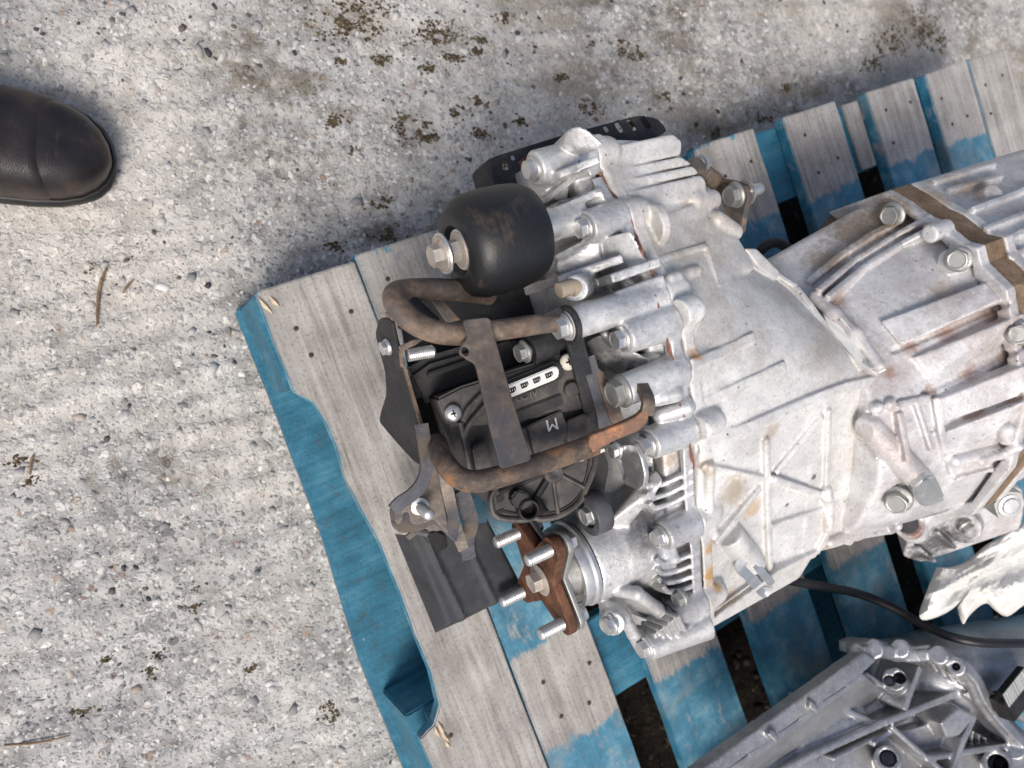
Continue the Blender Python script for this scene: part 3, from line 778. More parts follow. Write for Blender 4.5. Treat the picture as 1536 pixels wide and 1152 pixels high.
ALU = cast_mat('cast_aluminium', (.46, .46, .46), (.66, .655, .645), (.78, .775, .76), st=.42, metal=.28, oxide=.6)
ALU_COVER = cast_mat('cast_aluminium_cover', (.40, .405, .41), (.60, .605, .61), (.74, .74, .74), stain=(.16, .13, .10), st=.42, metal=.78, rough=(.33, .52), oxide=.42)
ALU_REAR = cast_mat('cast_aluminium_rear', (.44, .42, .43), (.63, .61, .62), (.76, .75, .755), stain=(.34, .24, .20), st=.6, metal=.28, oxide=.6)
ALU_DARK = cast_mat('cast_aluminium_grey', (.24, .242, .255), (.39, .395, .41), (.54, .542, .555), stain=(.09, .085, .08), st=.5, metal=.7, rough=(.3, .5), oxide=.15, specks=.5)
def metal_mat(name, c, rough=.3, metal=1.0, dirt=(.20, .11, .05), amt=.4, sc=120):
    m = NT(name); o = m.map('Object'); r = m.node('ShaderNodeObjectInfo').outputs['Random']
    n = m.noise(m.map('Object', 1, loc=m.node('ShaderNodeCombineXYZ', {0: m.math('MULTIPLY', r, 9.0), 1: r, 2: r}).outputs[0]), sc, 4, .65)
    d = m.ramp(n, (.55, 0), (.72, amt))
    return m.done(m.mix(d, c, dirt), m.ramp(n, (.3, rough), (.7, rough+.25)), m.math('MULTIPLY', m.math('SUBTRACT', 1.0, d), metal), m.bump(m.noise(o, 700, 3), .2, .0004))
ZINC = metal_mat('zinc_plated_steel', (.66, .665, .66), .28, .85, (.30, .27, .22), .35)
ZINC_DULL = metal_mat('dull_zinc_steel', (.44, .44, .42), .4, .8, (.14, .11, .08), .55)
RUSTY_BOLT = metal_mat('rusted_bolt_steel', (.55, .51, .46), .4, .7, (.28, .11, .045), .95, 90)
def rust_mat(name, lo, mid, hi, sc=45, paint=None, pa=.5, metal=.15):
    m = NT(name); o = m.map('Object')
    n = m.math('ADD', m.math('MULTIPLY', m.noise(o, sc, 6, .68), .7), m.math('MULTIPLY', m.noise(o, sc*7, 3, .6), .3))
    c = m.ramp(n, (.34, lo), (.5, mid), (.66, hi))
    if paint is not None: c = m.mix(m.ramp(m.noise(m.map('Object', 1, loc=(2, 5, 1)), sc*.7, 5, .65), (.5-.18*pa, 0), (.62-.1*pa, .9)), c, paint)
    return m.done(c, m.ramp(n, (.3, .55), (.7, .8)), metal, m.bump(m.noise(o, sc*9, 4, .65), .5, .0009), spec=.4)
RUST_TUBE = rust_mat('rusty_tan_steel', (.085, .055, .038), (.19, .14, .105), (.34, .27, .205), 30, (.085, .082, .082), .1)
RUST_TUBE2 = rust_mat('dark_rusty_steel', (.040, .033, .030), (.095, .075, .062), (.26, .17, .11), 34, (.36, .16, .07), -.25)
TAN_STEEL = rust_mat('tan_dusty_steel', (.12, .10, .085), (.22, .185, .155), (.36, .31, .26), 40, (.09, .092, .10), -.1)
RUST_RED = rust_mat('red_rust_steel', (.045, .022, .014), (.125, .055, .030), (.25, .115, .062), 60)
RUST_ORANGE = rust_mat('orange_rust_steel', (.09, .075, .068), (.22, .12, .08), (.60, .26, .11), 38)
BLACK_STEEL = rust_mat('black_painted_steel', (.012, .013, .015), (.027, .028, .032), (.065, .061, .058), 28)
GREY_STEEL = rust_mat('grey_painted_steel', (.05, .053, .062), (.095, .098, .115), (.17, .165, .16), 35, (.16, .13, .10), .05)
BROWN_FLANGE = rust_mat('brown_oiled_gasket', (.11, .068, .04), (.23, .155, .098), (.36, .27, .19), 40)
def plastic(name, c, rough=.45, dust=.4):
    m = NT(name); o = m.map('Object')
    d = m.ramp(m.noise(o, 50, 5, .7), (.45, 0), (.75, dust))
    return m.done(m.mix(d, c, (.20, .17, .145)), m.ramp(m.noise(o, 80, 3), (.3, rough), (.7, rough+.2)), normal=m.bump(m.noise(o, 1100, 2), .2, .0003))
PLASTIC = plastic('black_plastic', (.009, .009, .010), .42, .16)
PLASTIC_DUSTY = plastic('dusty_black_plastic', (.040, .037, .036), .48, .68)
WHITE_PLASTIC = plastic('white_plastic', (.74, .75, .72), .4, .12)
SEALANT = rust_mat('red_brown_sealant', (.16, .055, .035), (.27, .10, .07), (.42, .22, .16), 80)

# flange bolt, head towards local +z, origin at its seat
def bolt_mesh(name, af=.012, h=.0072, fr=.0088, mat=None, shank=.004, dome=True):
    R = af/2/math.cos(math.pi/6); bm = bmesh.new()
    def ring(r, z, n=36, hexa=0.0):
        out = []
        for i in range(n):
            t = 2*math.pi*i/n; hr = (af/2)/math.cos((t+math.pi/6) % (math.pi/3)-math.pi/6)
            q = r if hexa == 0 else min(hr, r); out.append(bm.verts.new((q*math.cos(t), q*math.sin(t), z)))
        return out
    rings = [ring(fr*.55, -shank), ring(fr*.55, 0), ring(fr, .0001), ring(fr, .0011), ring(fr*.97, .0015), ring(af*.60, .0024), ring(R, .0025, hexa=1), ring(R*.998, h-.0008, hexa=1), ring(R*.95, h-.0002, hexa=1), ring(af*.46, h, hexa=1), ring(af*.40, h-.0004, hexa=1)]
    for a, b in zip(rings, rings[1:]):
        for i in range(36): bm.faces.new((a[i], a[(i+1) % 36], b[(i+1) % 36], b[i]))
    bm.faces.new(rings[-1]); bm.faces.new(rings[0][::-1])
    me = bm_mesh(name, bm, angle=28)
    if mat: me.materials.append(mat)
    return me
BOLT = bolt_mesh('bolt', mat=ZINC)
BOLT_DARK = bolt_mesh('bolt', mat=ZINC_DULL)
BOLT_RUST = bolt_mesh('bolt', .0125, .0078, .0112, RUSTY_BOLT)
def put(name, me, p, axis, parent, roll=0.0, scale=1.0):
    o = add(name, me, None, parent, mw=mat_at(p, axis, roll=roll) @ Matrix.Scale(scale, 4)); return o
# ------------------------------------------------------------------ the main gearbox
UF = .372
GB = G(.45, -.12, .144)
gear = empty('gearbox', GB)
tag(gear, 'large pale aluminium transfer gearbox with actuator and rusty brackets on the pallet', 'gearbox')
PP = [(884, 205), (892, 228), (905, 265), (950, 340), (975, 400), (1000, 440), (1022, 500), (1032, 560), (1040, 620), (1042, 700), (1045, 760), (1052, 820), (1055, 880), (1058, 948)]
PROF = [uvz(V(x, y, UF))[1:] for x, y in PP]
LOW = [(-.338, .27), (-.29, .20), (-.20, .172), (-.05, .165), (.07, .19), (.095, .26)]
def sect(u, pts, dz=0.0, sc=1.0, c=(-.1, .29)): return [G(u, c[0]+(v-c[0])*sc, c[1]+(z-c[1])*sc+dz) for v, z in pts]
LOWC = [(-.338, .27), (-.29, .235), (-.1, .225), (.055, .245), (.088, .29)]
BOLTS = [(808, 250), (885, 338), (855, 487), (940, 505), (940, 585), (980, 665), (998, 806), (1010, 925)]
BSPEC = {(808, 250): (.321, .096, .366, .0135), (885, 338): (.338, .042, .385, .0125), (855, 487): (.286, -.023, .405, .0115), (940, 505): (.326, -.044, .409, .0125),
         (940, 585): (.316, -.081, .404, .012), (980, 665): (.332, -.128, .392, .0125), (998, 806): (.338, -.209, .362, .0125), (1010, 925): (.338, -.284, .337, .0125)}

# ---- front cover
C = Cast((.238, -.365, .15), (.3735, .16, .44), .0012)
C.k = .005
C.hull(sect(UF-.001, PROF+LOWC, -.009, .985)+sect(.352, PROF+LOWC, -.0125, .968), .006)
C.hull(sect(.350, PROF[1:-1], -.0145, .955)+sect(.328, PROF[2:-2], -.036, .86)+[G(.345, -.28, .24), G(.345, .06, .25), G(.324, -.24, .26), G(.324, .03, .27)], .008, .006)
C.flange(PROF, UF-.0105, UF-.0010)
for b in BOLTS:
    u, v, z, r = BSPEC[b]
    C.cyl(G(u, v, z), G(UF-.001, v, z), r, r*1.12, .001, .006)
# upper lobe and its ribs
def vu(pix, u0=.326, x0=812, m=.00052): return [V(x, y, u0+(x-x0)*m) for x, y in pix]
C.slab(vu([(818, 230), (852, 220), (858, 262), (852, 304), (818, 296), (814, 262)]), .06, .003, .003)
C.slab(vu([(856, 236), (900, 230), (910, 262), (900, 294), (862, 304)], .329), .06, .003, .003)
C.slab(vu([(846, 228), (886, 214), (896, 236), (856, 262)], .325), .06, .003, .003)
C.cyl(G(.321, .096, .366), G(.33, .096, .366), .0125, .0135, .001, .002)
C.wall(V(838, 262, .329), V(900, 238, .352), .006, .03)
C.wall(V(820, 300, .327), V(868, 262, .340), .005, .03)
C.hull([V(846, 212, .340), V(853, 193, .342), V(868, 188, .346), V(882, 194, .352), V(908, 216, .362), V(896, 226, .358), V(862, 222, .345), G(.36, .115, .33), G(.342, .10, .33)], .002, .002)
# damper bushing and gussets
dz_, dv_ = .372, .051
C.cyl(G(.300, dv_, dz_), G(.345, dv_, dz_), .0115, .0125, .001, .003)
C.wall(V(832, 318, .32), V(905, 285, .362), .006, .05, k=.005)
C.wall(V(835, 388, .315), V(905, 352, .352), .006, .05, k=.005)
C.wall(V(838, 420, .305), V(935, 388, .350), .007, .06, k=.005)
C.hull([V(830, 395, .312), V(838, 420, .312), V(905, 392, .345), V(900, 355, .345), G(.32, .03, .28), G(.35, .02, .28), G(.35, .05, .28)], .004, .005)
C.cyl(V(862, 433, .304), V(885, 428, .335), .010, .011, .001, .004)
C.slab(vu([(872, 366), (948, 345), (996, 432), (930, 466), (882, 442)], .340, 880, .00027), .05, .002, .003)
C.slab(vu([(838, 300), (905, 285), (918, 322), (850, 336)], .338, 850, .0004), .05, .002, .003)
# short cooling fins by the parting line
for a, b in (((918, 418), (992, 392)), ((925, 444), (998, 418)), ((935, 466), (1004, 444))):
    C.wall(V(*a, .330), V(*b, .370), .007, .02, .002, .004)
# dark curved arm below the second boss row
C.hull([V(900, 500, .320), V(922, 515, .332), V(945, 545, .342), V(985, 542, .353), V(980, 558, .353), V(930, 562, .337), V(882, 535, .314), V(880, 512, .314), G(.325, -.05, .32), G(.345, -.07, .33)], .002, .003)
C.chain([V(908, 500, .322), V(926, 520, .333), V(946, 540, .342), V(985, 537, .356)], .004, .002)
C.cap(V(1012, 590, .356), V(985, 596, .342), .007, k=.004)
C.cap(V(1030, 610, .366), V(992, 622, .348), .007, k=.004)
# output bearing housing
OV, OZ = -.216, .311
C.cyl(G(.283, OV, OZ), G(.335, OV, OZ), .036, .044, .003, .004)
C.cyl(G(.305, OV, OZ), G(.350, OV, OZ-.004), .039, .050, .004, .006)
# lower webs, fins and bolts
for k_, (a, b) in enumerate([((976, 732), (1041, 706)), ((980, 748), (1042, 722)), ((984, 763), (1043, 738)), ((994, 846), (1050, 828)), ((994, 861), (1051, 844)), ((996, 876), (1052, 860)), ((1004, 889), (1053, 874))]):
    m_ = ((a[0]*.62+b[0]*.38), (a[1]*.62+b[1]*.38)+3)
    C.wall(V(a[0]-8, a[1]-9, .330), V(*a, .336), .0042, .03, .0012, .0025)
    C.wall(V(*a, .336), V(*m_, .3495), .0042, .03, .0012, .0025); C.wall(V(*m_, .3495), V(*b, .3695), .0042, .03, .0012, .0025)
C.hull([V(905, 790, .30), V(935, 745, .322), V(985, 700, .345), V(1000, 720, .345), V(945, 790, .32), G(.33, -.17, .32)], .003, .006)
C.chain([V(918, 830, .305), V(945, 824, .318), V(985, 828, .338), V(1010, 836, .350)], .005, .004)
C.chain([V(925, 885, .298), V(955, 890, .308), V(985, 912, .326), V(1005, 936, .338)], .0055, .004)
C.hull([V(925, 885, .298), V(955, 888, .308), V(990, 918, .328), V(1002, 936, .338), G(.30, -.255, .27), G(.33, -.275, .28), G(.34, -.285, .29)], .002, .005)
C.chain([V(908, 908, .290), V(935, 925, .297), V(950, 950, .306), V(958, 966, .310)], .0055, .004)
C.hull([V(908, 908, .290), V(935, 922, .297), V(960, 966, .310), G(.295, -.24, .25), G(.31, -.26, .25), G(.32, -.24, .25)], .002, .005)
C.cyl(V(970, 970, .312), V(1060, 935, .370), .0115, .0135, .001, .005)
C.cyl(V(918, 936, .284), G(.34, -.262, .262), .0105, .014, .001, .005)
for k_ in range(5):
    a, b, c_ = V(984+k_*8.5, 950-k_*6.5, .318+.003*k_), V(997+k_*8, 974-k_*7, .327+.003*k_), V(1050, 947-k_*7.5, .3690)
    C.wall(a, b, .0036, .03, .001, .002); C.wall(b, c_, .0036, .03, .001, .002)
C.hull([G(.325, -.285, .300), G(.37, -.325, .312), G(.33, -.29, .23), G(.37, -.32, .22), G(.325, -.24, .29), G(.37, -.25, .32)], .006, .006)
DK_ = (.10, .10, .105)  # dark spots paint recess shade as well as oily film into the colour
csp = [(C.hit(*p), r, c, a) for p, r, c, a in (((905, 515), .020, DK_, .85), ((930, 553), .016, DK_, .8), ((890, 530), .014, DK_, .8), ((905, 425), .018, DK_, .7), ((968, 780), .018, DK_, .75), ((975, 812), .014, DK_, .75), ((955, 800), .014, DK_, .6), ((850, 300), .014, DK_, .5), ((865, 260), .010, DK_, .5), ((960, 925), .014, DK_, .6), ((860, 400), .016, DK_, .55), ((1000, 690), .012, (.36, .25, .14), .6), ((940, 740), .012, (.45, .40, .33), .7)) if C.hit(*p) is not None]
ALU_COVER2 = cast_mat('cast_aluminium_cover_oil_shade', (.40, .405, .41), (.60, .605, .61), (.74, .74, .74), stain=(.16, .13, .10), st=.42, metal=.55, rough=(.38, .58), oxide=.5, spots=csp)
co_ = add('front_cover', C.mesh('front_cover'), ALU_COVER2, gear)

# ---- main case
M = Cast((.3705, -.372, .15), (.665, .16, .445), .00125)
M.k = .005
REARTOP = [(-.055, .343), (-.072, .357), (-.097, .370), (-.122, .384), (-.145, .397)]
M.hull(sect(UF+.001, PROF[2:9], -.003)+[G(.555, v, z) for v, z in REARTOP]+[G(.57, -.148, .397), G(.375, -.30, .22), G(.375, .06, .2), G(.56, -.25, .2), G(.55, -.06, .2), G(.375, -.16, .392)], .010)
M.hull([G(UF+.001, v, z-.003) for v, z in PROF[:6]]+[G(.465, .095, .352), G(.468, .05, .362), G(.495, .012, .362), G(.50, -.03, .372), G(.375, .12, .24), G(.375, -.05, .2), G(.46, .09, .24), G(.49, -.02, .24)], .008)
PANEL_P = G(.4, -.146, .395); PANEL_N = GV*(-.083)+GZ*.18
M.hull([G(UF+.001, -.146, .396), G(.60, -.146, .396), G(UF+.001, -.326, .312), G(.500, -.326, .312), G(.50, -.332, .27), G(UF+.001, -.335, .26), G(UF+.001, -.30, .19), G(.55, -.28, .18), G(.60, -.22, .362), G(.60, -.15, .2), G(.55, -.27, .338)], .006)
M.hull([G(.50, -.20, .370), G(.64, -.20, .365), G(.50, -.30, .325), G(.565, -.318, .312), G(.65, -.315, .30), G(.65, -.30, .2), G(.5, -.3, .2), G(.64, -.18, .2)], .005)
M.flange(PROF, UF+.0012, UF+.0115)
for b in BOLTS:
    u, v, z, r = BSPEC[b]
    M.cap(G(UF+.001, v, z-.001), G(UF+.016, v, z-.002), r*1.08, r*.95, .006)
# stepped fins on the upper lobe
for (q, z0, z1) in [([(905, 222), (1010, 200), (1024, 212), (1022, 232), (913, 254)], .372, .364), ([(912, 256), (1022, 234), (1040, 246), (920, 271)], .374, .366), ([(919, 273), (1040, 248), (1050, 260), (928, 287)], .379, .369), ([(928, 290), (1052, 262), (1060, 272), (1060, 296), (935, 318)], .385, .371)]:
    M.slab([W(x, y, z0+(z1-z0)*(x-905)/150.0) for x, y in q], .06, .0035, .0015)
M.cap(W(1040, 302, .366), W(1066, 300, .358), .009, k=.004)
M.slab([W(985, 330, .384), W(1050, 300, .372), W(1064, 306, .370), W(1062, 322, .370), W(990, 348, .386)], .05, .004, .003)
M.cyl(G(.392, .030, .389), G(.400, .030, .3895), .0165, rnd=.001, k=.002)
M.hull([W(1060, 325, .372), W(1100, 345, .362), W(1092, 365, .362), W(1062, 345, .376), G(.47, .0, .3), G(.49, .02, .3)], .003, .004)
M.cap(W(1075, 330, .366), W(1100, 348, .358), .008, k=.004)
M.slab([W(1118, 372, .364), W(1135, 372, .360), W(1172, 408, .354), W(1165, 420, .354), W(1140, 402, .360)], .04, .003, .003)
# rear lip of the bell
lip = [V(1112, 372, .515)+[0, 0, -.002], V(1150, 402, .537), V(1195, 430, .553), V(1215, 455, .553), V(1240, 490, .555), V(1270, 525, .556), V(1310, 553, .558)]
for _a, _b in zip(lip[1:], lip[2:]): M.wall(_a+[0, 0, .0008], _b+[0, 0, .0008], .0055, .02, .001, .0015)
# ridges on the crown
M.fin([(976, 393), (1060, 368)], .0045, .0022, .0015, .006, .001)
M.fin([(1060, 368), (1080, 430)], .003, .0008, .0015, .006, .0008)
M.fin([(1034, 548), (1080, 528), (1130, 506)], .0085, .0030, .0015, .008, .0016)
M.fin([(1038, 612), (1105, 580), (1176, 548)], .0085, .0030, .0015, .008, .0016)
M.fin([(1052, 668), (1120, 640), (1200, 605), (1262, 580), (1335, 563)], .0095, .0042, .002, .012, .002)
M.bead([(1045, 405), (1005, 418)], .004, .0, .003)
M.cap(M.hit(1022, 470), M.hit(1036, 464), .011, k=.005)
M.cap(M.hit(1070, 632), M.hit(1055, 640), .010, k=.005)
# lattice of ribs on the sloping side
for ln in ([(1147, 655), (1149, 760), (1152, 858)], [(1240, 612), (1236, 735)], [(1052, 696), (1143, 716)], [(1158, 708), (1238, 622)], [(1156, 718), (1236, 742)], [(1068, 818), (1144, 728)]):
    M.fin(ln, .0062, .0042, .003, .010, .0022)
M.fin([(1150, 792), (1240, 760), (1330, 722)], .005, .0022, .0015, .008, .0012)
M.fin([(1062, 940), (1155, 862), (1222, 828), (1238, 800), (1243, 765)], .008, .0035, .002, .010, .0016)
M.bead([(1240, 735), (1243, 790)], .005, .0, .004)
M.chain([M.hit(1065, 700), M.hit(1062, 760), M.hit(1070, 800)], .0045, .004)
M.cyl(W(1092, 800, .354), W(1129, 845, .335), .0125, .0125, .0012, .003)     # sensor boss
M.hull([W(1075, 800, .342), W(1110, 800, .345), W(1115, 830, .33), W(1085, 835, .325), G(.42, -.27, .3), G(.45, -.28, .3)], .004, .006)
# pan edge towards the rear
M.bead([(1242, 812), (1262, 803), (1280, 815), (1305, 808), (1340, 788)], .0055, .0008, .002)
M.hull([W(1245, 790, .318), W(1275, 775, .325), W(1335, 755, .325), W(1342, 785, .305), W(1285, 814, .300), W(1248, 812, .300), W(1290, 800, .24), W(1330, 780, .24), W(1255, 800, .24)], .004, .005)
M.hull(sect(UF+.004, LOW, 0, .92)+sect(.52, LOW, 0, .8), .012, .01)
OR_ = (.52, .30, .09); BR_ = (.36, .25, .14); RD_ = (.30, .15, .09)
msp = [(M.hit(*p), r, c, a) for p, r, c, a in (((1069, 862), .012, OR_, .95), ((1066, 822), .008, OR_, .8), ((1075, 880), .008, OR_, .8), ((1042, 534), .007, (.50, .24, .08), .9), ((1100, 735), .020, BR_, .6), ((1126, 762), .014, OR_, .55), ((1155, 650), .012, BR_, .5), ((1060, 705), .012, BR_, .5), ((1040, 650), .010, BR_, .5), ((1222, 715), .004, (.08, .06, .05), .9), ((1180, 757), .003, (.06, .05, .05), .9), ((1090, 900), .018, BR_, .5), ((1230, 440), .014, RD_, .5), ((1150, 420), .02, (.60, .60, .60), .3)) if M.hit(*p) is not None]
ALU.name = 'cast_aluminium_plain'
ALU_MAIN = cast_mat('cast_aluminium_main', (.46, .455, .44), (.67, .66, .64), (.80, .79, .765), st=.45, metal=.22, oxide=.6, spots=msp)
ma_ = add('main_case', M.mesh('main_case'), ALU_MAIN, gear)

# ---- rear case
R_ = Cast((.545, -.41, .15), (.99, .06, .475), .0015)
R_.k = .005
RA = [(-.030, .310), (-.062, .340), (-.100, .366), (-.140, .396), (-.19, .405), (-.245, .388), (-.29, .350), (-.315, .30)]
GASK = [uvz(V(x, y, .713))[1:] for x, y in [(1352, 280), (1382, 297), (1411, 318), (1432, 327), (1470, 357), (1492, 362), (1498, 388), (1536, 425)]]
RB = [(-.002, .285)]+[(v, z) for v, z in GASK]+[(-.16, .447), (-.22, .440), (-.28, .41), (-.33, .36), (-.35, .28)]
RLOW = [(-.32, .2), (-.2, .165), (-.06, .165), (-.035, .22)]
R_.hull([G(.556, v, z-.004) for v, z in RA]+[G(.556, v, z) for v, z in [(-.28, .2), (-.05, .2)]]+[G(.712, v, z-.013) for v, z in RB[1:]]+[G(.712, v, z) for v, z in RLOW], .008)
R_.hull([G(.72, v, z-.013) for v, z in RB+RLOW]+[G(.975, v, z-.010) for v, z in RB+RLOW], .010)
R_.flange(RB, .688, .7005)
R_.flange(RB, .7285, .7405)
# collar overlapping the bell
R_.chain([V(1222, 445, .566), V(1250, 470, .566), V(1282, 500, .568), V(1318, 548, .570)], .0055, .010)
# curved cooling ribs on the far flank
for ln, r in (([(1212, 428), (1260, 388), (1310, 355), (1345, 338)], .006), ([(1225, 440), (1280, 395), (1340, 358), (1394, 326)], .0048), ([(1238, 450), (1300, 400), (1350, 370), (1402, 340)], .0048)):
    R_.fin(ln, r*1.25, r*1.0, .0015, .010, .0018)
# raised pads and grooves
def pad(pix, rise, r=.0025, k=.003, sink=.012):
    P = [R_.hit(*p) for p in pix]
    if any(p is None for p in P): return
    n = unit(sum(R_.nrm(p) for p in P)); R_.hull([p+n*rise for p in P]+[p-n*sink for p in P], r, k)
pad([(1322, 482), (1478, 424), (1502, 452), (1352, 520)], .0055)
pad([(1366, 536), (1530, 470), (1545, 500), (1388, 566)], .0045)
pad([(1398, 598), (1536, 545), (1545, 585), (1402, 636)], .0055)
pad([(1404, 650), (1536, 600), (1545, 640), (1412, 690)], .003)
R_.bead([(1340, 526), (1420, 494), (1510, 456)], .0028, .0, .002, True)
R_.bead([(1385, 590), (1460, 556), (1536, 520)], .0028, .0, .002, True)
R_.bead([(1400, 645), (1536, 592)], .0028, .0, .002, True)
for p, q, r in (((1408, 352), (1416, 344), .0085), ((1420, 392), (1445, 386), .011), ((1520, 500), (1536, 495), .012), ((1336, 330), (1350, 318), .010), ((1385, 318), (1395, 312), .009)):
    a = R_.hit(*p); b = R_.hit(*q)
    if a is not None and b is not None: R_.cyl(b-GU*.016-GZ*.004, b+GU*.010-GZ*.004, r, rnd=.001, k=.0025)
a = R_.hit(1490, 300)
if a is not None: R_.cyl(a-[0, 0, .01], a+R_.nrm(a)*.005, .013, rnd=.001, k=.002)
# crest flap joining the bell and the angled bosses below it
def rcap(p, q, r, rise, rb=None, k=.003):
    a = R_.hit(*p); b = R_.hit(*q)
    if a is not None and b is not None: R_.cap(a+R_.nrm(a)*rise, b+R_.nrm(b)*rise, r, rb, k=k)
BASE_H = {p: (R_.hit(*p), R_.nrm(R_.hit(*p)) if R_.hit(*p) is not None else None) for p in [(1352, 742), (1386, 720), (1306, 676)]}
rcap((1308, 638), (1364, 706), .0115, .004, .0125, .002)
R_.fin([(1342, 616), (1358, 690)], .0062, .007, .0015, .010, .0014)
R_.fin([(1368, 600), (1392, 672)], .0055, .006, .0015, .010, .0014)
R_.fin([(1300, 620), (1345, 606), (1392, 596)], .006, .005, .0015, .010, .0014)
R_.fin([(1400, 596), (1412, 650), (1424, 704)], .007, .005, .0015, .010, .0014)
rcap((1313, 612), (1316, 611), .005, .002); rcap((1332, 607), (1335, 606), .0045, .002)
R_.bead([(1240, 814), (1262, 803), (1280, 815), (1305, 806), (1345, 786)], .0048, .002, .002)
for _l in ([(1456, 318), (1500, 301), (1548, 283)], [(1478, 345), (1548, 320)], [(1498, 362), (1548, 344)], [(1398, 277), (1440, 264), (1490, 250)], [(1420, 290), (1500, 268)], [(1515, 385), (1548, 372)]): R_.fin(_l, .0065, .005, .0015, .010, .0014)
_h, _n2 = BASE_H[(1352, 742)]
if _h is not None: R_.cyl(_h-_n2*.02, _h+unit(_n2-.5*GU)*.008, .016, .0145, .0012, .002)
rcap((1428, 690), (1500, 672), .006, .002); rcap((1504, 652), (1504, 640), .007, .004)
R_.fin([(1430, 716), (1490, 700), (1545, 686)], .005, .004, .0015, .008, .001)
R_.hull([W(1400, 690, .36), W(1536, 650, .38), W(1536, 720, .35), W(1420, 740, .33), W(1380, 745, .33), G(.7, -.3, .25), G(.85, -.3, .25), G(.64, -.28, .27)], .005, .006)
R_.cap(W(1503, 662, .375), W(1503, 645, .382), .007, k=.004)
R_.bead([(1470, 690), (1505, 680), (1536, 664)], .004, .001, .003)
# lower nose with webs
R_.hull([W(1385, 730, .338), W(1480, 715, .345), W(1536, 735, .335), W(1536, 780, .31), G(.75, -.30, .2), G(.9, -.32, .2), W(1500, 850, .25), W(1400, 850, .25), W(1355, 838, .26), W(1372, 812, .285), W(1420, 800, .19), W(1500, 800, .19)], .006, .005)
R_.cyl(W(1450, 785, .30), W(1446, 792, .312), .017, .017, .0025, .004)
R_.wall(W(1408, 798, .303), W(1435, 822, .287), .004, .02, .001, .002)
R_.wall(W(1380, 822, .287), W(1405, 842, .272), .004, .02, .001, .002)
R_.cyl(W(1372, 795, .28), W(1362, 786, .30), .015, .015, .001, .003)
R_.cyl(W(1366, 789, .285), W(1356, 780, .312), .0105, .0105, .001, .001, True)
R_.hull([G(.60, -.12, .152), G(.95, -.12, .152), G(.60, -.27, .152), G(.95, -.27, .152), G(.58, -.1, .25), G(.97, -.1, .25), G(.58, -.29, .25), G(.97, -.29, .25)], .006, .006)
rsp = []  # stains; the near-black ones on the lower nose also paint in its shade
for p, r, c, a in (((1420, 498), .014, RD_, .55), ((1480, 470), .014, RD_, .6), ((1365, 520), .010, RD_, .6), ((1450, 560), .014, RD_, .55), ((1510, 535), .014, RD_, .55), ((1395, 590), .010, RD_, .6), ((1460, 620), .014, RD_, .5), ((1520, 600), .014, RD_, .5), ((1330, 325), .036, (.26, .18, .11), .85), ((1285, 350), .034, (.26, .18, .11), .8), ((1240, 392), .026, (.26, .18, .11), .75), ((1420, 815), .045, (.085, .082, .085), .88), ((1465, 825), .045, (.09, .088, .09), .85), ((1395, 775), .022, (.09, .085, .085), .7), ((1380, 835), .02, (.07, .068, .07), .8), ((1400, 300), .02, BR_, .7), ((1460, 285), .03, BR_, .6), ((1375, 800), .016, (.22, .09, .05), .8), ((1250, 455), .014, RD_, .6), ((1335, 560), .008, RD_, .5), ((1415, 440), .015, BR_, .4), ((1520, 300), .03, (.60, .58, .58), .4)):
    q = R_.hit(*p)
    if q is not None: rsp.append((q, r, c, a))
ALU_REAR2 = cast_mat('cast_aluminium_rear_stain_shade', (.40, .385, .39), (.60, .585, .59), (.75, .74, .745), stain=(.34, .24, .20), st=.6, metal=.28, oxide=.6, spots=rsp)
re_ = add('rear_case', R_.mesh('rear_case'), ALU_REAR2, gear)
# oil-stained brown joint plate between the two flanges
gp = [G(.7145, v, z-.0022) for v, z in RB]+[G(.7145, v, z) for v, z in RLOW]
def ring_plate(name, pts, t, mat):
    a = [p-GU*t/2 for p in pts]; b = [p+GU*t/2 for p in pts]; n = len(pts)
    fs = [(i, (i+1) % n, n+(i+1) % n, n+i) for i in range(n)]+[tuple(range(n-1, -1, -1)), tuple(range(n, 2*n))]
    bm = bmesh.new(); me = mesh(name, a+b, fs, False); bm.from_mesh(me); bpy.data.meshes.remove(me)
    return add(name, bm_mesh(name, bm, angle=30), mat, gear)
ring_plate('joint_plate', gp, .029, BROWN_FLANGE)
# sump feet that carry the box on the boards
for u_, v_ in ((.40, -.27), (.40, .03), (.62, -.2), (.90, -.2)):
    add('foot', box_mesh('foot', G(u_, v_, .158), (GU, GV, GZ), (.03, .025, .0138), .002), ALU_REAR, gear)
# sealant squeezed from the parting line
for q in ([(897, 258), (905, 268), (915, 285), (926, 297)], [(947, 330), (953, 352), (960, 372), (966, 386)], [(973, 398), (980, 414)], [(982, 442), (988, 462)], [(1001, 508), (1004, 525), (1010, 540)], [(1020, 606), (1026, 625)], [(1035, 666), (1038, 690), (1041, 702)]):
    P = []
    for p in q:
        a = C.hit(*p); b = M.hit(*p)
        a = a if a is not None and (b is None or a[2] > b[2]) else b
        if a is not None: P.append(a)
    if len(P) > 1: add('sealant_bead', tube_mesh('sealant_bead', P, [.0006]+[.0014]*(len(P)-2)+[.0006] if len(P) > 2 else .001, 8, 4), SEALANT, gear)
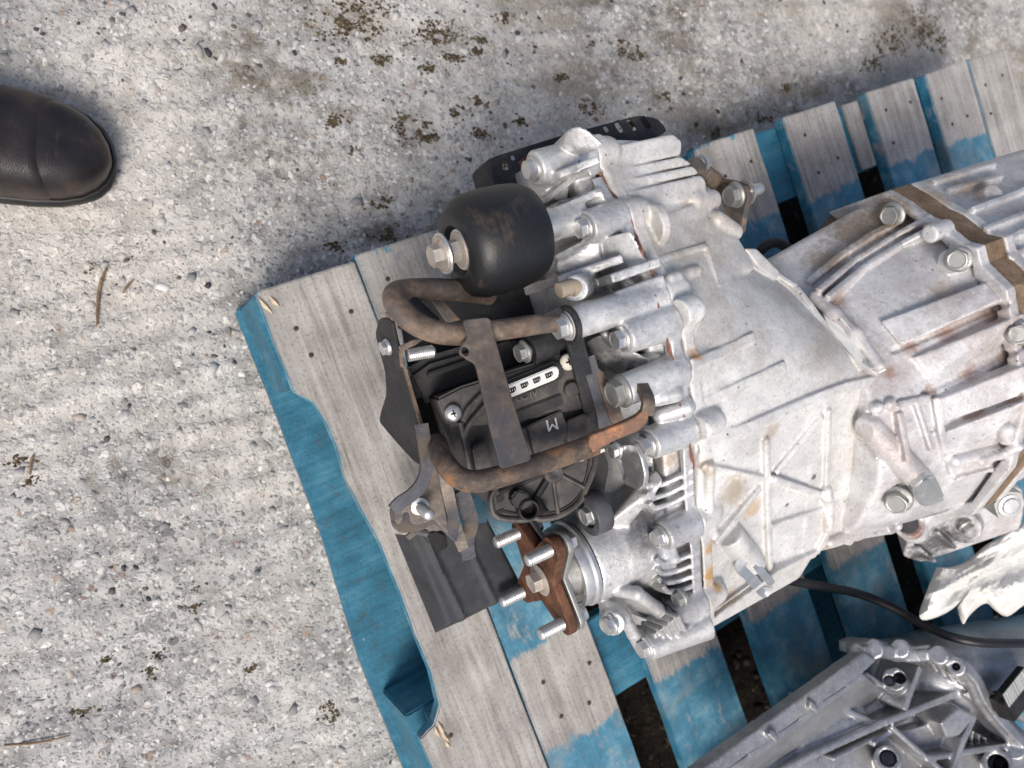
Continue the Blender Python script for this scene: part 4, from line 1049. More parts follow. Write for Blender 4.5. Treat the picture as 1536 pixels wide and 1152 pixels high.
# ------------------------------------------------------------------ things bolted to the gearbox
def PL_(pix, p0, n): return [RP(x, y, p0, n) for x, y in pix]
UPN = unit(GZ-.22*GU)
for b in BOLTS:
    u, v, z, r = BSPEC[b]
    dark = b == (940, 585)
    put('bolt', BOLT_DARK if dark else BOLT, G(u-.0003, v, z), -GU, gear, random.random()*6, {(940, 585): 1.45, (855, 487): 1.18}.get(b, 1.08))
put('bolt', BOLT, V(970, 970, .312), -GU+.35*GV*.0, gear, .3, 1.1)
put('bolt', BOLT, V(918, 936, .2835), -GU, gear, .9, 1.0)
# a bolt sunk in the lower flank
put('bolt', BOLT_DARK, V(1022, 896, .345), -GU, gear, .2, .9)
# rubber damper roll on its bushing
prof = [(0, .005), (.0155, .005), (.017, .003), (.0185, .0005), (.022, 0), (.030, .002), (.0352, .007), (.0380, .015), (.0388, .028), (.0385, .044), (.0372, .055), (.0335, .063), (.027, .067), (.018, .068), (0, .068)]
def damper_mat():
    m = NT('dusty_rubber'); o = m.map('Object'); P = m.sep(o)
    ring = m.noise(m.map('Object', (30, 30, 420)), 1, 4, .6)
    n = m.noise(o, 32, 5, .65)
    d = m.ramp(m.math('ADD', m.math('MULTIPLY', n, .75), m.math('MULTIPLY', ring, .25)), (.55, 0), (.72, .55))
    c = m.mix(d, (.011, .012, .014), (.15, .105, .06))
    g = m.ramp(m.noise(m.map('Object', 1, loc=(3, 3, 3)), 20, 4), (.5, 0), (.75, .22))
    return m.done(m.mix(g, c, (.06, .068, .08)), .46, normal=m.bump(m.math('ADD', m.math('MULTIPLY', ring, .6), m.noise(o, 350, 3)), .35, .0006))
dm = lathe_mesh('rubber_damper', prof, 64, 30); dm.materials.append(damper_mat())
damper = add('rubber_damper', dm, None, gear, mw=mat_at(G(.2355, dv_, dz_), GU))
for (x, y) in ((700, 381), (668, 386)):
    p = G(.2362 if x == 700 else .2225, .0505 if x == 700 else .0510, .3800 if x == 700 else .3790); put('bolt', BOLT_RUST, p, -GU, damper, x*.01, 1.15)
    put('washer', lathe_mesh('washer', [(.006, -.001), (.0145, -.001), (.0150, 0), (.0145, .0012), (.006, .0012)], 28) if x == 700 else bpy.data.meshes['washer'], p+GU*.0006, -GU, damper)
bpy.data.meshes['washer'].materials.append(ZINC)
add('damper_stud', lathe_mesh('damper_stud', [(0, 0), (.0055, 0), (.006, .001), (.006, .03), (0, .03)], 20), RUSTY_BOLT, damper, mw=mat_at(G(.2190, .0508, .3795), GU))
add('bushing', lathe_mesh('bushing', [(.004, 0), (.0125, 0), (.0132, .001), (.0132, .028), (.004, .028)], 32), ZINC, gear, mw=mat_at(G(.290, dv_, dz_), GU))
add('tan_stub', lathe_mesh('tan_stub', [(0, 0), (.0062, 0), (.0066, .001), (.0066, .012), (0, .012)], 28), plastic('tan_dirt', (.34, .28, .22), .8, .6), gear, mw=mat_at(V(856, 433, .302), GU))
add('tan_stub', lathe_mesh('tan_stub', [(0, 0), (.0056, 0), (.006, .001), (.006, .012), (0, .012)], 28), bpy.data.materials['tan_dirt'], gear, mw=mat_at(V(838, 436, .292), GU))
# slotted black support behind the top
zb = .318; hp = G(.3, .1, zb); hn = unit(GZ+.15*GV)
def slot(cx, cy, w, h, a, p0, n, k=5):
    L = []
    for i in range(4*k):
        t = 2*math.pi*i/(4*k); x = math.copysign(abs(math.cos(t))**.5, math.cos(t))*w; y = math.copysign(abs(math.sin(t))**.5, math.sin(t))*h
        L.append(RP(cx+x*math.cos(a)-y*math.sin(a), cy+x*math.sin(a)+y*math.cos(a), p0, n))
    return L
ol = rnd_loop(PL_([(733, 238), (845, 203), (957, 174), (985, 178), (1001, 197), (985, 206), (900, 222), (800, 262), (775, 285), (740, 285)], hp, hn), .006)
holes = [slot(909, 194, 5, 4, 1.0, hp, hn), slot(928, 191, 4.5, 9, -.55, hp, hn), slot(947, 187.5, 4.5, 10, -.6, hp, hn), slot(968, 185, 4.5, 10, -.65, hp, hn), slot(757, 248, 5, 8, -.3, hp, hn), slot(769, 237, 3.5, 4, -.3, hp, hn)]
sup = add('slotted_support', plate_mesh('slotted_support', [ol]+holes, .003), BLACK_STEEL, gear)
e0 = RP(733, 238, hp, hn); e1 = RP(748, 287, hp, hn)
add('flange', hull_mesh('flange', [e0, e1, e0+[-.001, -.004, -.035], e1+[0, 0, -.04], e0+GU*.003, e1+GU*.003, e1+GU*.003-GZ*.04, e0+GU*.003-GZ*.035], .0008), BLACK_STEEL, sup)
add('end_flange', hull_mesh('end_flange', [RP(957, 174, hp, hn), RP(985, 178, hp, hn), RP(1001, 197, hp, hn)]+[RP(957, 174, hp, hn)-GZ*.02, RP(988, 177, hp, hn)-GZ*.02, RP(1003, 196, hp, hn)-GZ*.02], .0006), BLACK_STEEL, sup)
add('rust_patch_bracket', plate_mesh('rust_patch_bracket', [PL_([(778, 243), (798, 226), (800, 245), (783, 252)], G(.3, .1, .335), UPN)], .003), RUST_RED, sup)
# rusty hanger on the far side
ub = .535
hang = add('hanger_bracket', plate_mesh('hanger_bracket', [rnd_loop([V(x, y, ub) for x, y in [(1066, 262), (1082, 268), (1100, 271), (1122, 279), (1126, 296), (1119, 318), (1115, 350), (1102, 356), (1097, 335), (1086, 302), (1068, 285)]], .004)], .006), RUST_TUBE, gear)
add('arm', tube_mesh('arm', [V(1074, 272, ub), V(1060, 262, ub-.02), V(1040, 245, ub-.05)], [.008, .008, .006], 10, 5), RUST_TUBE, hang)
put('bolt', BOLT_DARK, V(1104, 292, ub-.003), -GU, hang, .4, 1.35)
put('nut', bolt_mesh('nut', .0125, .010, .0125, ZINC), V(1118, 289, ub+.003), GU, hang, .1, .95)
put('stud', lathe_mesh('stud', [(0, 0), (.005, 0), (.0052, .001), (.0052, .018), (.0045, .019), (0, .019)], 20), V(1118, 289, ub), GU, hang).data.materials.append(ZINC)
put('bolt', BOLT, V(1052, 246, .50), GU, gear, .4, .9)
# drooping black hose end beside the hanger
add('hose', tube_mesh('hose', [W(1128, 402, .20), W(1138, 380, .225), W(1158, 364, .235), W(1182, 372, .225), W(1203, 392, .20), W(1216, 416, .165)], .0055, 12, 8), RUBBER, gear)

# ---- tubular guard round the actuator
def zz(pts): return [W(*p) for p in pts]
add('guard_tube', tube_mesh('guard_tube', zz([(846, 484, .403), (805, 487, .403), (755, 494, .402), (705, 501, .402), (660, 499, .401), (625, 486, .400), (600, 464, .397), (591, 446, .390), (601, 437, .378), (632, 434, .366), (680, 435, .356), (735, 442, .345)]), [.0060, .0072, .0074, .0076, .0078, .0080, .0080, .0080, .008, .008, .008, .008], 18, 8), RUST_TUBE, gear)
eu = .2885
add('tube_eyelet', plate_mesh('tube_eyelet', [disc_loop(G(eu, -.023, .405), GU, .0145, 28)], .004), BLACK_STEEL, gear)
add('tube_flat', hull_mesh('tube_flat', zz([(800, 478, .407), (800, 494, .399), (838, 458, .412), (845, 500, .395), (848, 470, .408), (803, 480, .402), (843, 462, .404), (848, 498, .390)]), .001), BLACK_STEEL, gear)
add('guard_tube', tube_mesh('guard_tube', zz([(892, 667, .403), (840, 685, .403), (790, 702, .402), (745, 716, .401), (712, 722, .398), (688, 716, .393), (671, 700, .385), (661, 683, .370), (655, 665, .345)]), .0078, 18, 8), RUST_TUBE2, gear)
rp0 = W(925, 652, .4155); rpn = unit(GZ-.35*GU-.25*GV)
add('rusty_end_strap', plate_mesh('rusty_end_strap', [rnd_loop(PL_([(882, 652), (925, 636), (955, 622), (968, 606), (972, 612), (971, 632), (957, 645), (920, 660), (888, 678), (881, 676)], rp0, rpn), .004)], .006, .0015), RUST_ORANGE, gear)
add('strap_arm', tube_mesh('strap_arm', [RP(969, 622, rp0, rpn), RP(972, 602, rp0, rpn), V(964, 582, .325), V(956, 568, .330), V(944, 560, .338)], 1.0, n=8, prof=[(-.0045, -.0024), (.0045, -.0024), (.0045, .0024), (-.0045, .0024)], up=UPN), RUST_TUBE, gear)
sp0 = W(740, 590, .4125); spn = unit(GZ-.05*GU)
strap_ol = rnd_loop(PL_([(692, 480), (734, 476), (741, 505), (768, 600), (797, 690), (750, 704), (736, 650), (716, 560), (712, 545), (698, 539), (688, 528), (692, 516), (701, 507)], sp0, spn), .0035)
add('cross_strap', plate_mesh('cross_strap', [strap_ol, disc_loop(RP(697, 527, sp0, spn), spn, .0030, 16)], .003, .0007), rust_mat('strap_steel', (.045, .038, .035), (.105, .085, .072), (.20, .165, .135), 22, (.055, .058, .068), .15), gear)
add('dark_gap_plate', plate_mesh('dark_gap_plate', [rnd_loop(zz([(x, y, .285) for x, y in [(600, 478), (640, 428), (760, 420), (880, 432), (905, 520), (905, 660), (800, 690), (690, 712), (650, 690), (618, 590)]]), .006)], .003), BLACK_STEEL, gear)  # added black sheet: stands for steel pieces and for shade in the gaps
# rod and small brackets inside the bend
add('clip_rod', tube_mesh('clip_rod', zz([(606, 444, .375), (625, 462, .372), (650, 485, .366)]), .0055, 12, 5), BLACK_STEEL, gear)
add('inner_plate', plate_mesh('inner_plate', [zz([(640, 440, .35), (655, 440, .35), (690, 480, .35), (670, 485, .35)])], .003), RUST_TUBE, gear)
lp = G(.186, 0, 0)
add('stay_plate', plate_mesh('stay_plate', [rnd_loop([V(x, y, .183) for x, y in [(572, 476), (588, 478), (603, 545), (626, 630), (648, 690), (646, 706), (622, 690), (598, 664), (571, 632), (573, 618), (582, 590), (580, 556), (565, 500)]], .006)], .003), BLACK_STEEL, gear)
add('stay_flange', tube_mesh('stay_flange', [V(x, y, .184) for x, y in [(584, 470), (594, 515), (611, 575), (629, 635), (650, 695)]], 1.0, n=6, prof=[(-.005, -.0012), (.005, -.0012), (.005, .0012), (-.005, .0012)], up=GU), RUST_TUBE, gear)
an = add('angle_bracket', plate_mesh('angle_bracket', [rnd_loop(zz([(596, 520, .352), (618, 510, .352), (640, 506, .352), (622, 518, .352), (602, 528, .352)]), .002)], .003), RUST_TUBE, gear)
add('tab', hull_mesh('tab', zz([(598, 524, .352), (604, 524, .352), (606, 552, .352), (600, 550, .352), (598, 524, .335), (604, 524, .335), (606, 552, .335), (600, 550, .335)]), .0006), RUST_TUBE, an)
def thread_mesh(name, r, L, pitch=.0014, seg=20, mat=None, tip=True):
    pr = [(0, 0)]; n = int(L/pitch)
    for i in range(n): pr += [(r*.90, i*pitch), (r, (i+.45)*pitch), (r, (i+.6)*pitch)]
    pr += [(r*.88, L), (r*.7, L+.001), (0, L+.001)]
    me = lathe_mesh(name, pr, seg, 60)
    if mat: me.materials.append(mat)
    return me
put('stud', thread_mesh('stud', .0048, .020, mat=ZINC), W(611, 533, .352), W(637, 529, .352)-W(611, 533, .352), an)
put('nut', bolt_mesh('nut', .010, .006, .0065, ZINC), V(583, 520, .181), -GU, an)
# ---- lower left bracket
bz = .345
br = add('mounting_bracket', plate_mesh('mounting_bracket', [rnd_loop(zz([(x, y, bz) for x, y in [(591, 768), (594, 759), (622, 746), (640, 732), (644, 720), (646, 700), (657, 684), (664, 691), (661, 732), (668, 770), (672, 800), (660, 790), (650, 778), (640, 783), (622, 787), (615, 783), (613, 768), (604, 768), (602, 784), (596, 787), (591, 778)]]), .002, 3)], .004, .0008), TAN_STEEL, gear)
add('backing_plate', plate_mesh('backing_plate', [rnd_loop(zz([(x, y, bz-.010) for x, y in [(584, 765), (592, 752), (616, 742), (634, 728), (640, 700), (652, 684), (668, 690), (680, 730), (690, 775), (684, 815), (668, 800), (652, 786), (630, 796), (600, 800), (588, 790)]]), .003, 3)], .003), GREY_STEEL, br)
add('arm', tube_mesh('arm', zz([(632, 636, .352), (637, 668, .353), (640, 695, .354), (634, 722, .352), (618, 742, .349), (600, 754, .3475), (590, 765, .346)]), 1.0, n=6, prof=[(-.0046, -.002), (.0046, -.002), (.0046, .002), (-.0046, .002)], up=GZ), GREY_STEEL, br)
add('channel', tube_mesh('channel', zz([(664, 694, .365), (668, 720, .362), (674, 750, .352), (682, 785, .330), (694, 822, .305)]), 1.0, n=6, prof=[(-.0042, -.006), (-.003, -.006), (-.003, .0005), (.003, .0005), (.003, -.006), (.0042, -.006), (.0042, .0022), (-.0042, .0022)], up=UPN), TAN_STEEL, br)
add('weld', hull_mesh('weld', [W(x, y, z) for x, y, z in [(664, 694, .385), (674, 692, .385), (678, 706, .38), (668, 712, .38), (664, 700, .365), (676, 708, .365)]], .002), RUST_ORANGE, br)
put('stud', thread_mesh('stud', .0042, .020, mat=ZINC), W(632, 762, bz+.004), W(648, 776, .372)-W(632, 762, bz), br)
put('nut', bolt_mesh('nut', .0125, .008, .0125, ZINC), W(630, 760, bz+.002), W(648, 776, .372)-W(632, 762, bz), br, .3, .55)
# ---- pressed black heat shield
def patch_mesh(name, corners, nu, nv, fz, t):
    """bent sheet: corners a,b,c,d (a-b top, d-c bottom), fz(s,t) lift along z"""
    a, b, c, d = [np.asarray(p) for p in corners]; vs = []
    for lay in (0, 1):
        for j in range(nv+1):
            for i in range(nu+1):
                s_, t_ = i/nu, j/nv
                p = (a*(1-s_)+b*s_)*(1-t_)+(d*(1-s_)+c*s_)*t_
                vs.append(p+GZ*(fz(s_, t_)-lay*t))
    N = (nu+1)*(nv+1); fs = []
    for lay in (0, 1):
        for j in range(nv):
            for i in range(nu):
                q = [j*(nu+1)+i, j*(nu+1)+i+1, (j+1)*(nu+1)+i+1, (j+1)*(nu+1)+i]; q = [x+lay*N for x in q]
                fs.append(tuple(q) if lay else tuple(q[::-1]))
    bd = [i for i in range(nu)]+[j*(nu+1)+nu for j in range(nv)]+[nv*(nu+1)+nu-i for i in range(nu)]+[(nv-j)*(nu+1) for j in range(nv)]
    for k in range(len(bd)): x, y = bd[k], bd[(k+1) % len(bd)]; fs.append((x, y, y+N, x+N))
    bm = bmesh.new(); me = mesh(name, vs, fs); bm.from_mesh(me); bpy.data.meshes.remove(me); return bm_mesh(name, bm, angle=50)
SHIELD = rust_mat('satin_black_shield', (.024, .026, .031), (.040, .043, .050), (.075, .074, .075), 18)
SHIELD.node_tree.nodes['Principled BSDF'].inputs['Roughness'].default_value = .42
def shield_z(s, t):
    e = min(s, 1-s, 1-t)
    z = -.020*max(0, 1-e/.10)**1.5
    z += .0024*math.exp(-((s-.22-.03*t)/.03)**2) + .0024*math.exp(-((s-.60)/.03)**2)
    return z-.010*(s-.5)**2
sh = add('heat_shield', patch_mesh('heat_shield', [W(605, 806, .262), W(745, 782, .262), W(800, 888, .252), W(667, 958, .252)], 44, 36, shield_z, .0018), SHIELD, gear)
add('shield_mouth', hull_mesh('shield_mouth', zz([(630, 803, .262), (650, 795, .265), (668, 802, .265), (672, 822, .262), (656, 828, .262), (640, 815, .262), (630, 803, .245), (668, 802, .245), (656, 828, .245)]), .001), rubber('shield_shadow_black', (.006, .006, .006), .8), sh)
add('shield_arm', tube_mesh('shield_arm', zz([(690, 735, .335), (700, 760, .325), (706, 785, .305), (700, 812, .276), (704, 842, .254)]), 1.0, n=6, prof=[(-.006, -.0016), (.006, -.0016), (.006, .0016), (-.006, .0016)], up=UPN), GREY_STEEL, sh)
add('shield_lip', tube_mesh('shield_lip', zz([(612, 806, .264), (624, 797, .268), (640, 800, .266)]), .003, 8, 4), GREY_STEEL, sh)

# ---- shift actuator
ap = W(780, 640, .368)
def A_(pix, off=0.0): p0 = ap+UPN*off; return [RP(x, y, p0, UPN) for x, y in pix]
def block(name, pix, off, depth, mat, parent, bev=.0012, r=0.0):
    P = A_(pix, off)
    return add(name, hull_mesh(name, P+[p-UPN*depth for p in P], bev), mat, parent)
act = block('actuator_motor', [(652, 596), (845, 528), (872, 533), (893, 600), (895, 660), (868, 740), (830, 768), (760, 772), (700, 735)], -.012, .085, PLASTIC, gear, .002)
block('motor_can', [(604, 560), (640, 535), (760, 500), (840, 500), (850, 530), (660, 600), (630, 610)], -.045, .05, PLASTIC, act, .006)
block('rear_rib', [(640, 560), (735, 528), (740, 534), (645, 567)], -.038, .02, PLASTIC, act)
block('top_deck', [(655, 598), (690, 580), (845, 531), (868, 540), (884, 595), (880, 612), (845, 600), (760, 635), (700, 640), (672, 640)], -.003, .012, PLASTIC_DUSTY, act, .002)
cs = block('connector_socket', [(752, 574), (834, 541), (846, 547), (847, 566), (762, 604), (752, 596)], .003, .008, PLASTIC, act, .0015)
wc = block('connector', [(756, 580), (832, 549), (838, 552), (839, 563), (834, 569), (763, 598), (757, 594)], .0075, .008, WHITE_PLASTIC, cs, .0008)
for k in range(4):
    cx, cy = 768+k*18.4, 585.5-k*7.6
    pts = [(cx-6, cy-1.5), (cx+5, cy-6), (cx+6.5, cy-1.5), (cx+3, cy+3), (cx-3.5, cy+5.5)]
    block('contact_cavity', pts, .0079, .002, rubber('cavity_black', (.004, .004, .004), .7) if k == 0 else bpy.data.materials['cavity_black'], wc, .0)
    for j in range(3): block('pin', [(cx-3+j*3.2, cy-.4-j*1.3), (cx-2.2+j*3.2, cy-.7-j*1.3), (cx-1.6+j*3.2, cy+2-j*1.3), (cx-2.4+j*3.2, cy+2.3-j*1.3)], .0083, .0006, ZINC, wc, 0)
lid = block('cover_panel', [(768, 650), (800, 636), (842, 616), (848, 630), (852, 640), (846, 668), (800, 690), (786, 694)], .0012, .008, PLASTIC_DUSTY, act, .0010)
block('cover_panel', [(850, 632), (878, 620), (886, 626), (888, 645), (862, 662), (849, 666)], .0008, .008, PLASTIC_DUSTY, act, .0010)
block('cover_step', [(760, 622), (842, 590), (846, 606), (766, 640)], -.0005, .006, PLASTIC, act, .001)
add('seam', tube_mesh('seam', A_([(790, 641), (796, 668), (802, 690)], .0014), .0010, 6, 3), PLASTIC, lid)
for q in ([(690, 634), (700, 680), (708, 722)], [(694, 632), (704, 612), (720, 596), (728, 588)], [(694, 660), (702, 640), (716, 622), (730, 606)]):
    add('rib', tube_mesh('rib', A_(q, .001), .0022, 8, 5), PLASTIC_DUSTY, act)
block('boss_pad', [(709, 672), (729, 660), (738, 702), (716, 714)], .004, .012, PLASTIC_DUSTY, act, .0012)
def screw(name, px, py, off, mat):
    p = A_([(px, py)], off)[0]
    me = lathe_mesh(name, [(0, -.004), (.0055, -.004), (.0064, .0), (.0060, .0014), (.0042, .0026), (.002, .0031), (0, .0032)], 28, 60); me.materials.append(mat)
    s = put(name, me, p, UPN, act, .4)
    for a in (0, 1):
        add('cross_slot', box_mesh('cross_slot', p+UPN*.0030, (GU, GV, UPN) if a == 0 else (GV, GU, UPN), (.0026, .00055, .0005), 0), rubber('slot_black', (.01, .01, .01), .6) if 'slot_black' not in bpy.data.materials else bpy.data.materials['slot_black'], s)
screw('screw', 680, 620, .0006, ZINC); screw('screw', 852, 543, .0006, plastic('ivory_zinc', (.66, .62, .54), .35, .2))
put('knob', lathe_mesh('knob', [(0, -.004), (.0058, -.004), (.0058, .002), (.005, .003), (0, .003)], 24), A_([(857, 584)], -.001)[0], UPN, act).data.materials.append(PLASTIC_DUSTY)
block('screw_wall', [(838, 545), (846, 530), (866, 533), (872, 548), (866, 558), (850, 556)], -.0008, .012, PLASTIC_DUSTY, act, .002)
def letters(txt, px, py, off, size, ang, mat, parent, th=.0004):
    cu = bpy.data.curves.new('mark', 'FONT'); cu.body = txt; cu.size = size; cu.extrude = th; cu.align_x = 'CENTER'; cu.align_y = 'CENTER'
    o = bpy.data.objects.new('mark', cu); COL.objects.link(o); me = bpy.data.meshes.new_from_object(o); bpy.data.objects.remove(o); bpy.data.curves.remove(cu)
    me.materials.clear(); x = GU*math.cos(ang)+GV*math.sin(ang); x = unit(x-UPN*(x@UPN)); y = np.cross(UPN, x)
    Mx = Matrix.Translation(Vector(A_([(px, py)], off)[0])) @ Matrix(np.array([x, y, UPN]).T.tolist()).to_4x4()
    return add('mark', me, mat, parent, mw=Mx)
letters('M', 828, 636, .0016, .0125, math.radians(180-4), WHITE_PLASTIC, lid)
letters('LC IV', 790, 594, .0002, .0075, math.radians(-2), plastic('grey_print', (.16, .15, .14), .6, .2), act)
# round end of the actuator with hub, rim and spokes
DO = -.010
rimpix = [(745, 732), (737, 746), (738, 762), (742, 772), (754, 778), (785, 780), (800, 776), (812, 779), (835, 775), (856, 764), (872, 749), (879, 733), (886, 716), (893, 694), (893, 676)]
disc = add('gear_cover', hull_mesh('gear_cover', A_(rimpix+[(760, 690), (880, 660)], DO)+[p-UPN*.012 for p in A_(rimpix+[(760, 690), (880, 660)], DO)], .001), PLASTIC_DUSTY, act)
add('rim', tube_mesh('rim', A_(rimpix, DO+.0005), .0024, 8, 4), PLASTIC_DUSTY, disc)
add('inner_rim', tube_mesh('inner_rim', A_([(752, 766), (785, 772), (812, 771), (836, 767), (856, 756), (870, 741), (879, 715), (884, 690)], DO+.0003), .0010, 6, 4), PLASTIC, disc)
put('hub', lathe_mesh('hub', [(0, -.004), (.0078, -.004), (.0078, .003), (.007, .004), (.004, .0042), (.003, .0036), (0, .0036)], 28), A_([(829, 709)], DO)[0], UPN, disc).data.materials.append(PLASTIC_DUSTY)
for q, w in (([(823, 716), (801, 752)], .0030), ([(829, 717), (837, 770)], .0018), ([(838, 711), (876, 731)], .0018), ([(838, 703), (862, 690)], .0026), ([(820, 708), (748, 738)], .0026)):
    add('spoke', tube_mesh('spoke', A_(q, DO+.0008), w, 8, 1), PLASTIC if w > .002 else PLASTIC_DUSTY, disc)
block('terminal_block', [(766, 748), (776, 735), (788, 738), (799, 750), (790, 765), (774, 764)], DO+.012, .014, PLASTIC, disc, .0015)
rp = lathe_mesh('port_ring', [(.0062, 0), (.0078, 0), (.0078, .012), (.0070, .0125), (.0062, .012), (.0062, 0)], 28); rp.materials.append(PLASTIC)
put('port_ring', rp, A_([(788, 761)], DO+.002)[0], UPN, disc)
add('vent_pipe', tube_mesh('vent_pipe', [A_([(803, 748)], DO+.002)[0], A_([(811, 760)], DO+.006)[0], A_([(819, 770)], DO+.010)[0]], .0032, 12, 4), PLASTIC, disc)
for q in ([(744, 745), (754, 740), (757, 750), (746, 755)], [(745, 766), (756, 763), (757, 769), (747, 772)]):
    block('window', q, DO+.0008, .002, bpy.data.materials['cavity_black'], disc, 0)
block('dark_wall', [(893, 670), (900, 690), (888, 740), (862, 770), (905, 755), (915, 700), (905, 672)], -.030, .05, PLASTIC, act, .002)
# ---- dark stays on the right of the actuator
add('side_stay', tube_mesh('side_stay', [V(858, 500, .292), V(868, 535, .296), V(880, 585, .300), V(892, 640, .304)], 1.0, n=6, prof=[(-.0065, -.0022), (.0065, -.0022), (.0065, .0022), (-.0065, .0022)], up=UPN), BLACK_STEEL, gear)
add('side_stay', tube_mesh('side_stay', [V(880, 535, .303), V(892, 575, .306), V(903, 615, .308), V(908, 645, .308)], 1.0, n=6, prof=[(-.0055, -.002), (.0055, -.002), (.0055, .002), (-.0055, .002)], up=UPN), GREY_STEEL, gear)
add('gusset', plate_mesh('gusset', [A_([(888, 545), (905, 558), (926, 600), (938, 640), (930, 650), (915, 630)], .006)], .003), RUST_TUBE, gear)
put('bolt', BOLT_DARK, V(788, 527, .268), -GU, gear, .3, 1.0)
add('mount_stub', lathe_mesh('mount_stub', [(0, 0), (.0125, 0), (.013, .001), (.013, .020), (.010, .021), (.010, .045), (0, .045)], 28), BLACK_STEEL, gear, mw=mat_at(V(792, 526, .271), GU))
# ---- bright earth bracket, spacer strip and clamp
eb = add('earth_bracket', plate_mesh('earth_bracket', [rnd_loop([V(x, y, .322) for x, y in [(926, 672), (938, 664), (954, 665), (965, 685), (971, 712), (969, 728), (961, 735), (948, 728), (936, 712), (928, 692)]], .003), [V(x, y, .322) for x, y in [(936, 716), (943, 714), (945, 719), (938, 721)]]], .0045, .001), ZINC, gear)
put('bolt', BOLT, V(925, 674, .316), -GU, eb, .2, .85)
add('spacer_strip', plate_mesh('spacer_strip', [A_([(862, 685), (884, 678), (906, 672), (908, 677), (886, 685), (872, 692), (863, 692)], .004)], .002), plastic('ivory_zinc_strip', (.70, .67, .58), .35, .1), gear)
cl_p = V(893, 768, .286)
add('clamp_ring', lathe_mesh('clamp_ring', [(.0105, 0), (.0165, 0), (.0172, .001), (.0172, .013), (.0165, .014), (.0105, .014), (.0105, 0)], 40), rubber('grey_rubber', (.045, .046, .052), .55), gear, mw=mat_at(cl_p-GU*.008, GU))
put('bolt', BOLT, cl_p-GU*.004, -GU, gear, .5, 1.05)
# ---- output flange
FU = .250
studs = [uvz(V(x, y, FU))[1:] for x, y in [(783, 797), (832, 822), (790, 885), (850, 932)]]
studs = [studs[0], studs[1], studs[3], studs[2]]            # round the square
fc = np.mean(studs, 0); loop = []
for i in range(4):
    a = np.array(studs[i]); b = np.array(studs[(i+1) % 4]); dr = unit(a-fc); t = math.atan2(dr[1], dr[0])
    sgn = 1 if np.cross(np.append(np.array(studs[0])-fc, 0), np.append(np.array(studs[1])-fc, 0))[2] > 0 else -1
    for k in range(-4, 5): loop.append(a+.0105*np.array([math.cos(t+sgn*k*.32), math.sin(t+sgn*k*.32)]))
    m_ = (a+b)/2; loop.append(fc+(m_-fc)*.80)
ol = [G(FU, q[0], q[1]) for q in loop]
fl = add('output_flange', plate_mesh('output_flange', [ol, disc_loop(G(FU, fc[0]-.014, fc[1]-.022), GU, .006, 14)], .008, .001), RUST_RED, gear)
add('backing_plate', plate_mesh('backing_plate', [[p+GU*.0085 for p in ol]], .0045, .0008), ZINC_DULL, fl)
st_me = thread_mesh('stud', .0053, .029, mat=ZINC)
for q in studs:
    put('stud', st_me, G(FU+.004, *q), -GU, fl)
    put('nut', BOLT, G(FU+.0108, *q), GU, fl, q[0]*99, .95)
cn = bolt_mesh('centre_nut', .016, .010, .0145, RUSTY_BOLT); put('centre_nut', cn, G(FU-.0045, fc[0]-.003, fc[1]+.004), -GU, fl, .3, .95)
add('output_shaft', lathe_mesh('output_shaft', [(0, 0), (.022, 0), (.024, .002), (.025, .016), (.029, .022), (.029, .034), (0, .034)], 40), ZINC_DULL, gear, mw=mat_at(G(FU+.010, OV, OZ), GU))
add('dust_ring', lathe_mesh('dust_ring', [(.022, .004), (.030, .002), (.0315, 0), (.0345, .0005), (.0352, .003), (.0352, .009), (.0372, .011), (.0372, .014), (.024, .014)], 56, 25), ZINC, gear, mw=mat_at(G(.2685, OV, OZ), GU))
add('oil_seal', lathe_mesh('oil_seal', [(.024, 0), (.0352, 0), (.0356, .001), (.0356, .003), (.024, .003)], 48), RUBBER, gear, mw=mat_at(G(.2822, OV, OZ), GU))
# ---- hardware on the cases
def on(S, px, py, lift=0.0):
    p = S.hit(px, py); return (p+S.nrm(p)*lift, S.nrm(p)) if p is not None else (None, None)
for S, px, py, ax, sc, me in ((R_, 1438, 388, -GU+.5*GZ, 1.35, BOLT_DARK), (R_, 1528, 499, -GU+.6*GZ, 1.3, BOLT_DARK), (R_, 1340, 322, -GU+.2*GZ, 1.35, BOLT_DARK), (M, 1284, 824, -GU*.4-GV, 1.0, BOLT), (R_, 1347, 748, -GU-.2*GV+.5*GZ, 1.5, BOLT_DARK), (R_, 1447, 788, -GU*.2-GV+GZ, 1.0, BOLT_DARK), (R_, 1372, 846, -GU-.3*GV, 1.05, BOLT), (R_, 1340, 820, -GU-.3*GV, .9, BOLT_DARK)):
    p, n = on(S, px, py)
    if p is not None: put('bolt', me, p, ax, gear, random.random(), sc)
p, n = on(R_, 1502, 760)
if p is None: p = W(1502, 760, .30)
pm = bolt_mesh('drain_plug', .030, .026, .0150, ZINC_DULL); put('drain_plug', pm, W(1492, 742, .330), unit(GZ*1.0-.5*GU-.25*GV), gear, .25, 1.0)
put('plug_cap', lathe_mesh('plug_cap', [(0, 0), (.012, 0), (.012, .001), (.009, .0014), (.008, .003), (0, .0034)], 32), W(1492, 742, .330)+unit(GZ*1.0-.5*GU-.25*GV)*.0255, unit(GZ*1.0-.5*GU-.25*GV), gear).data.materials.append(ZINC)
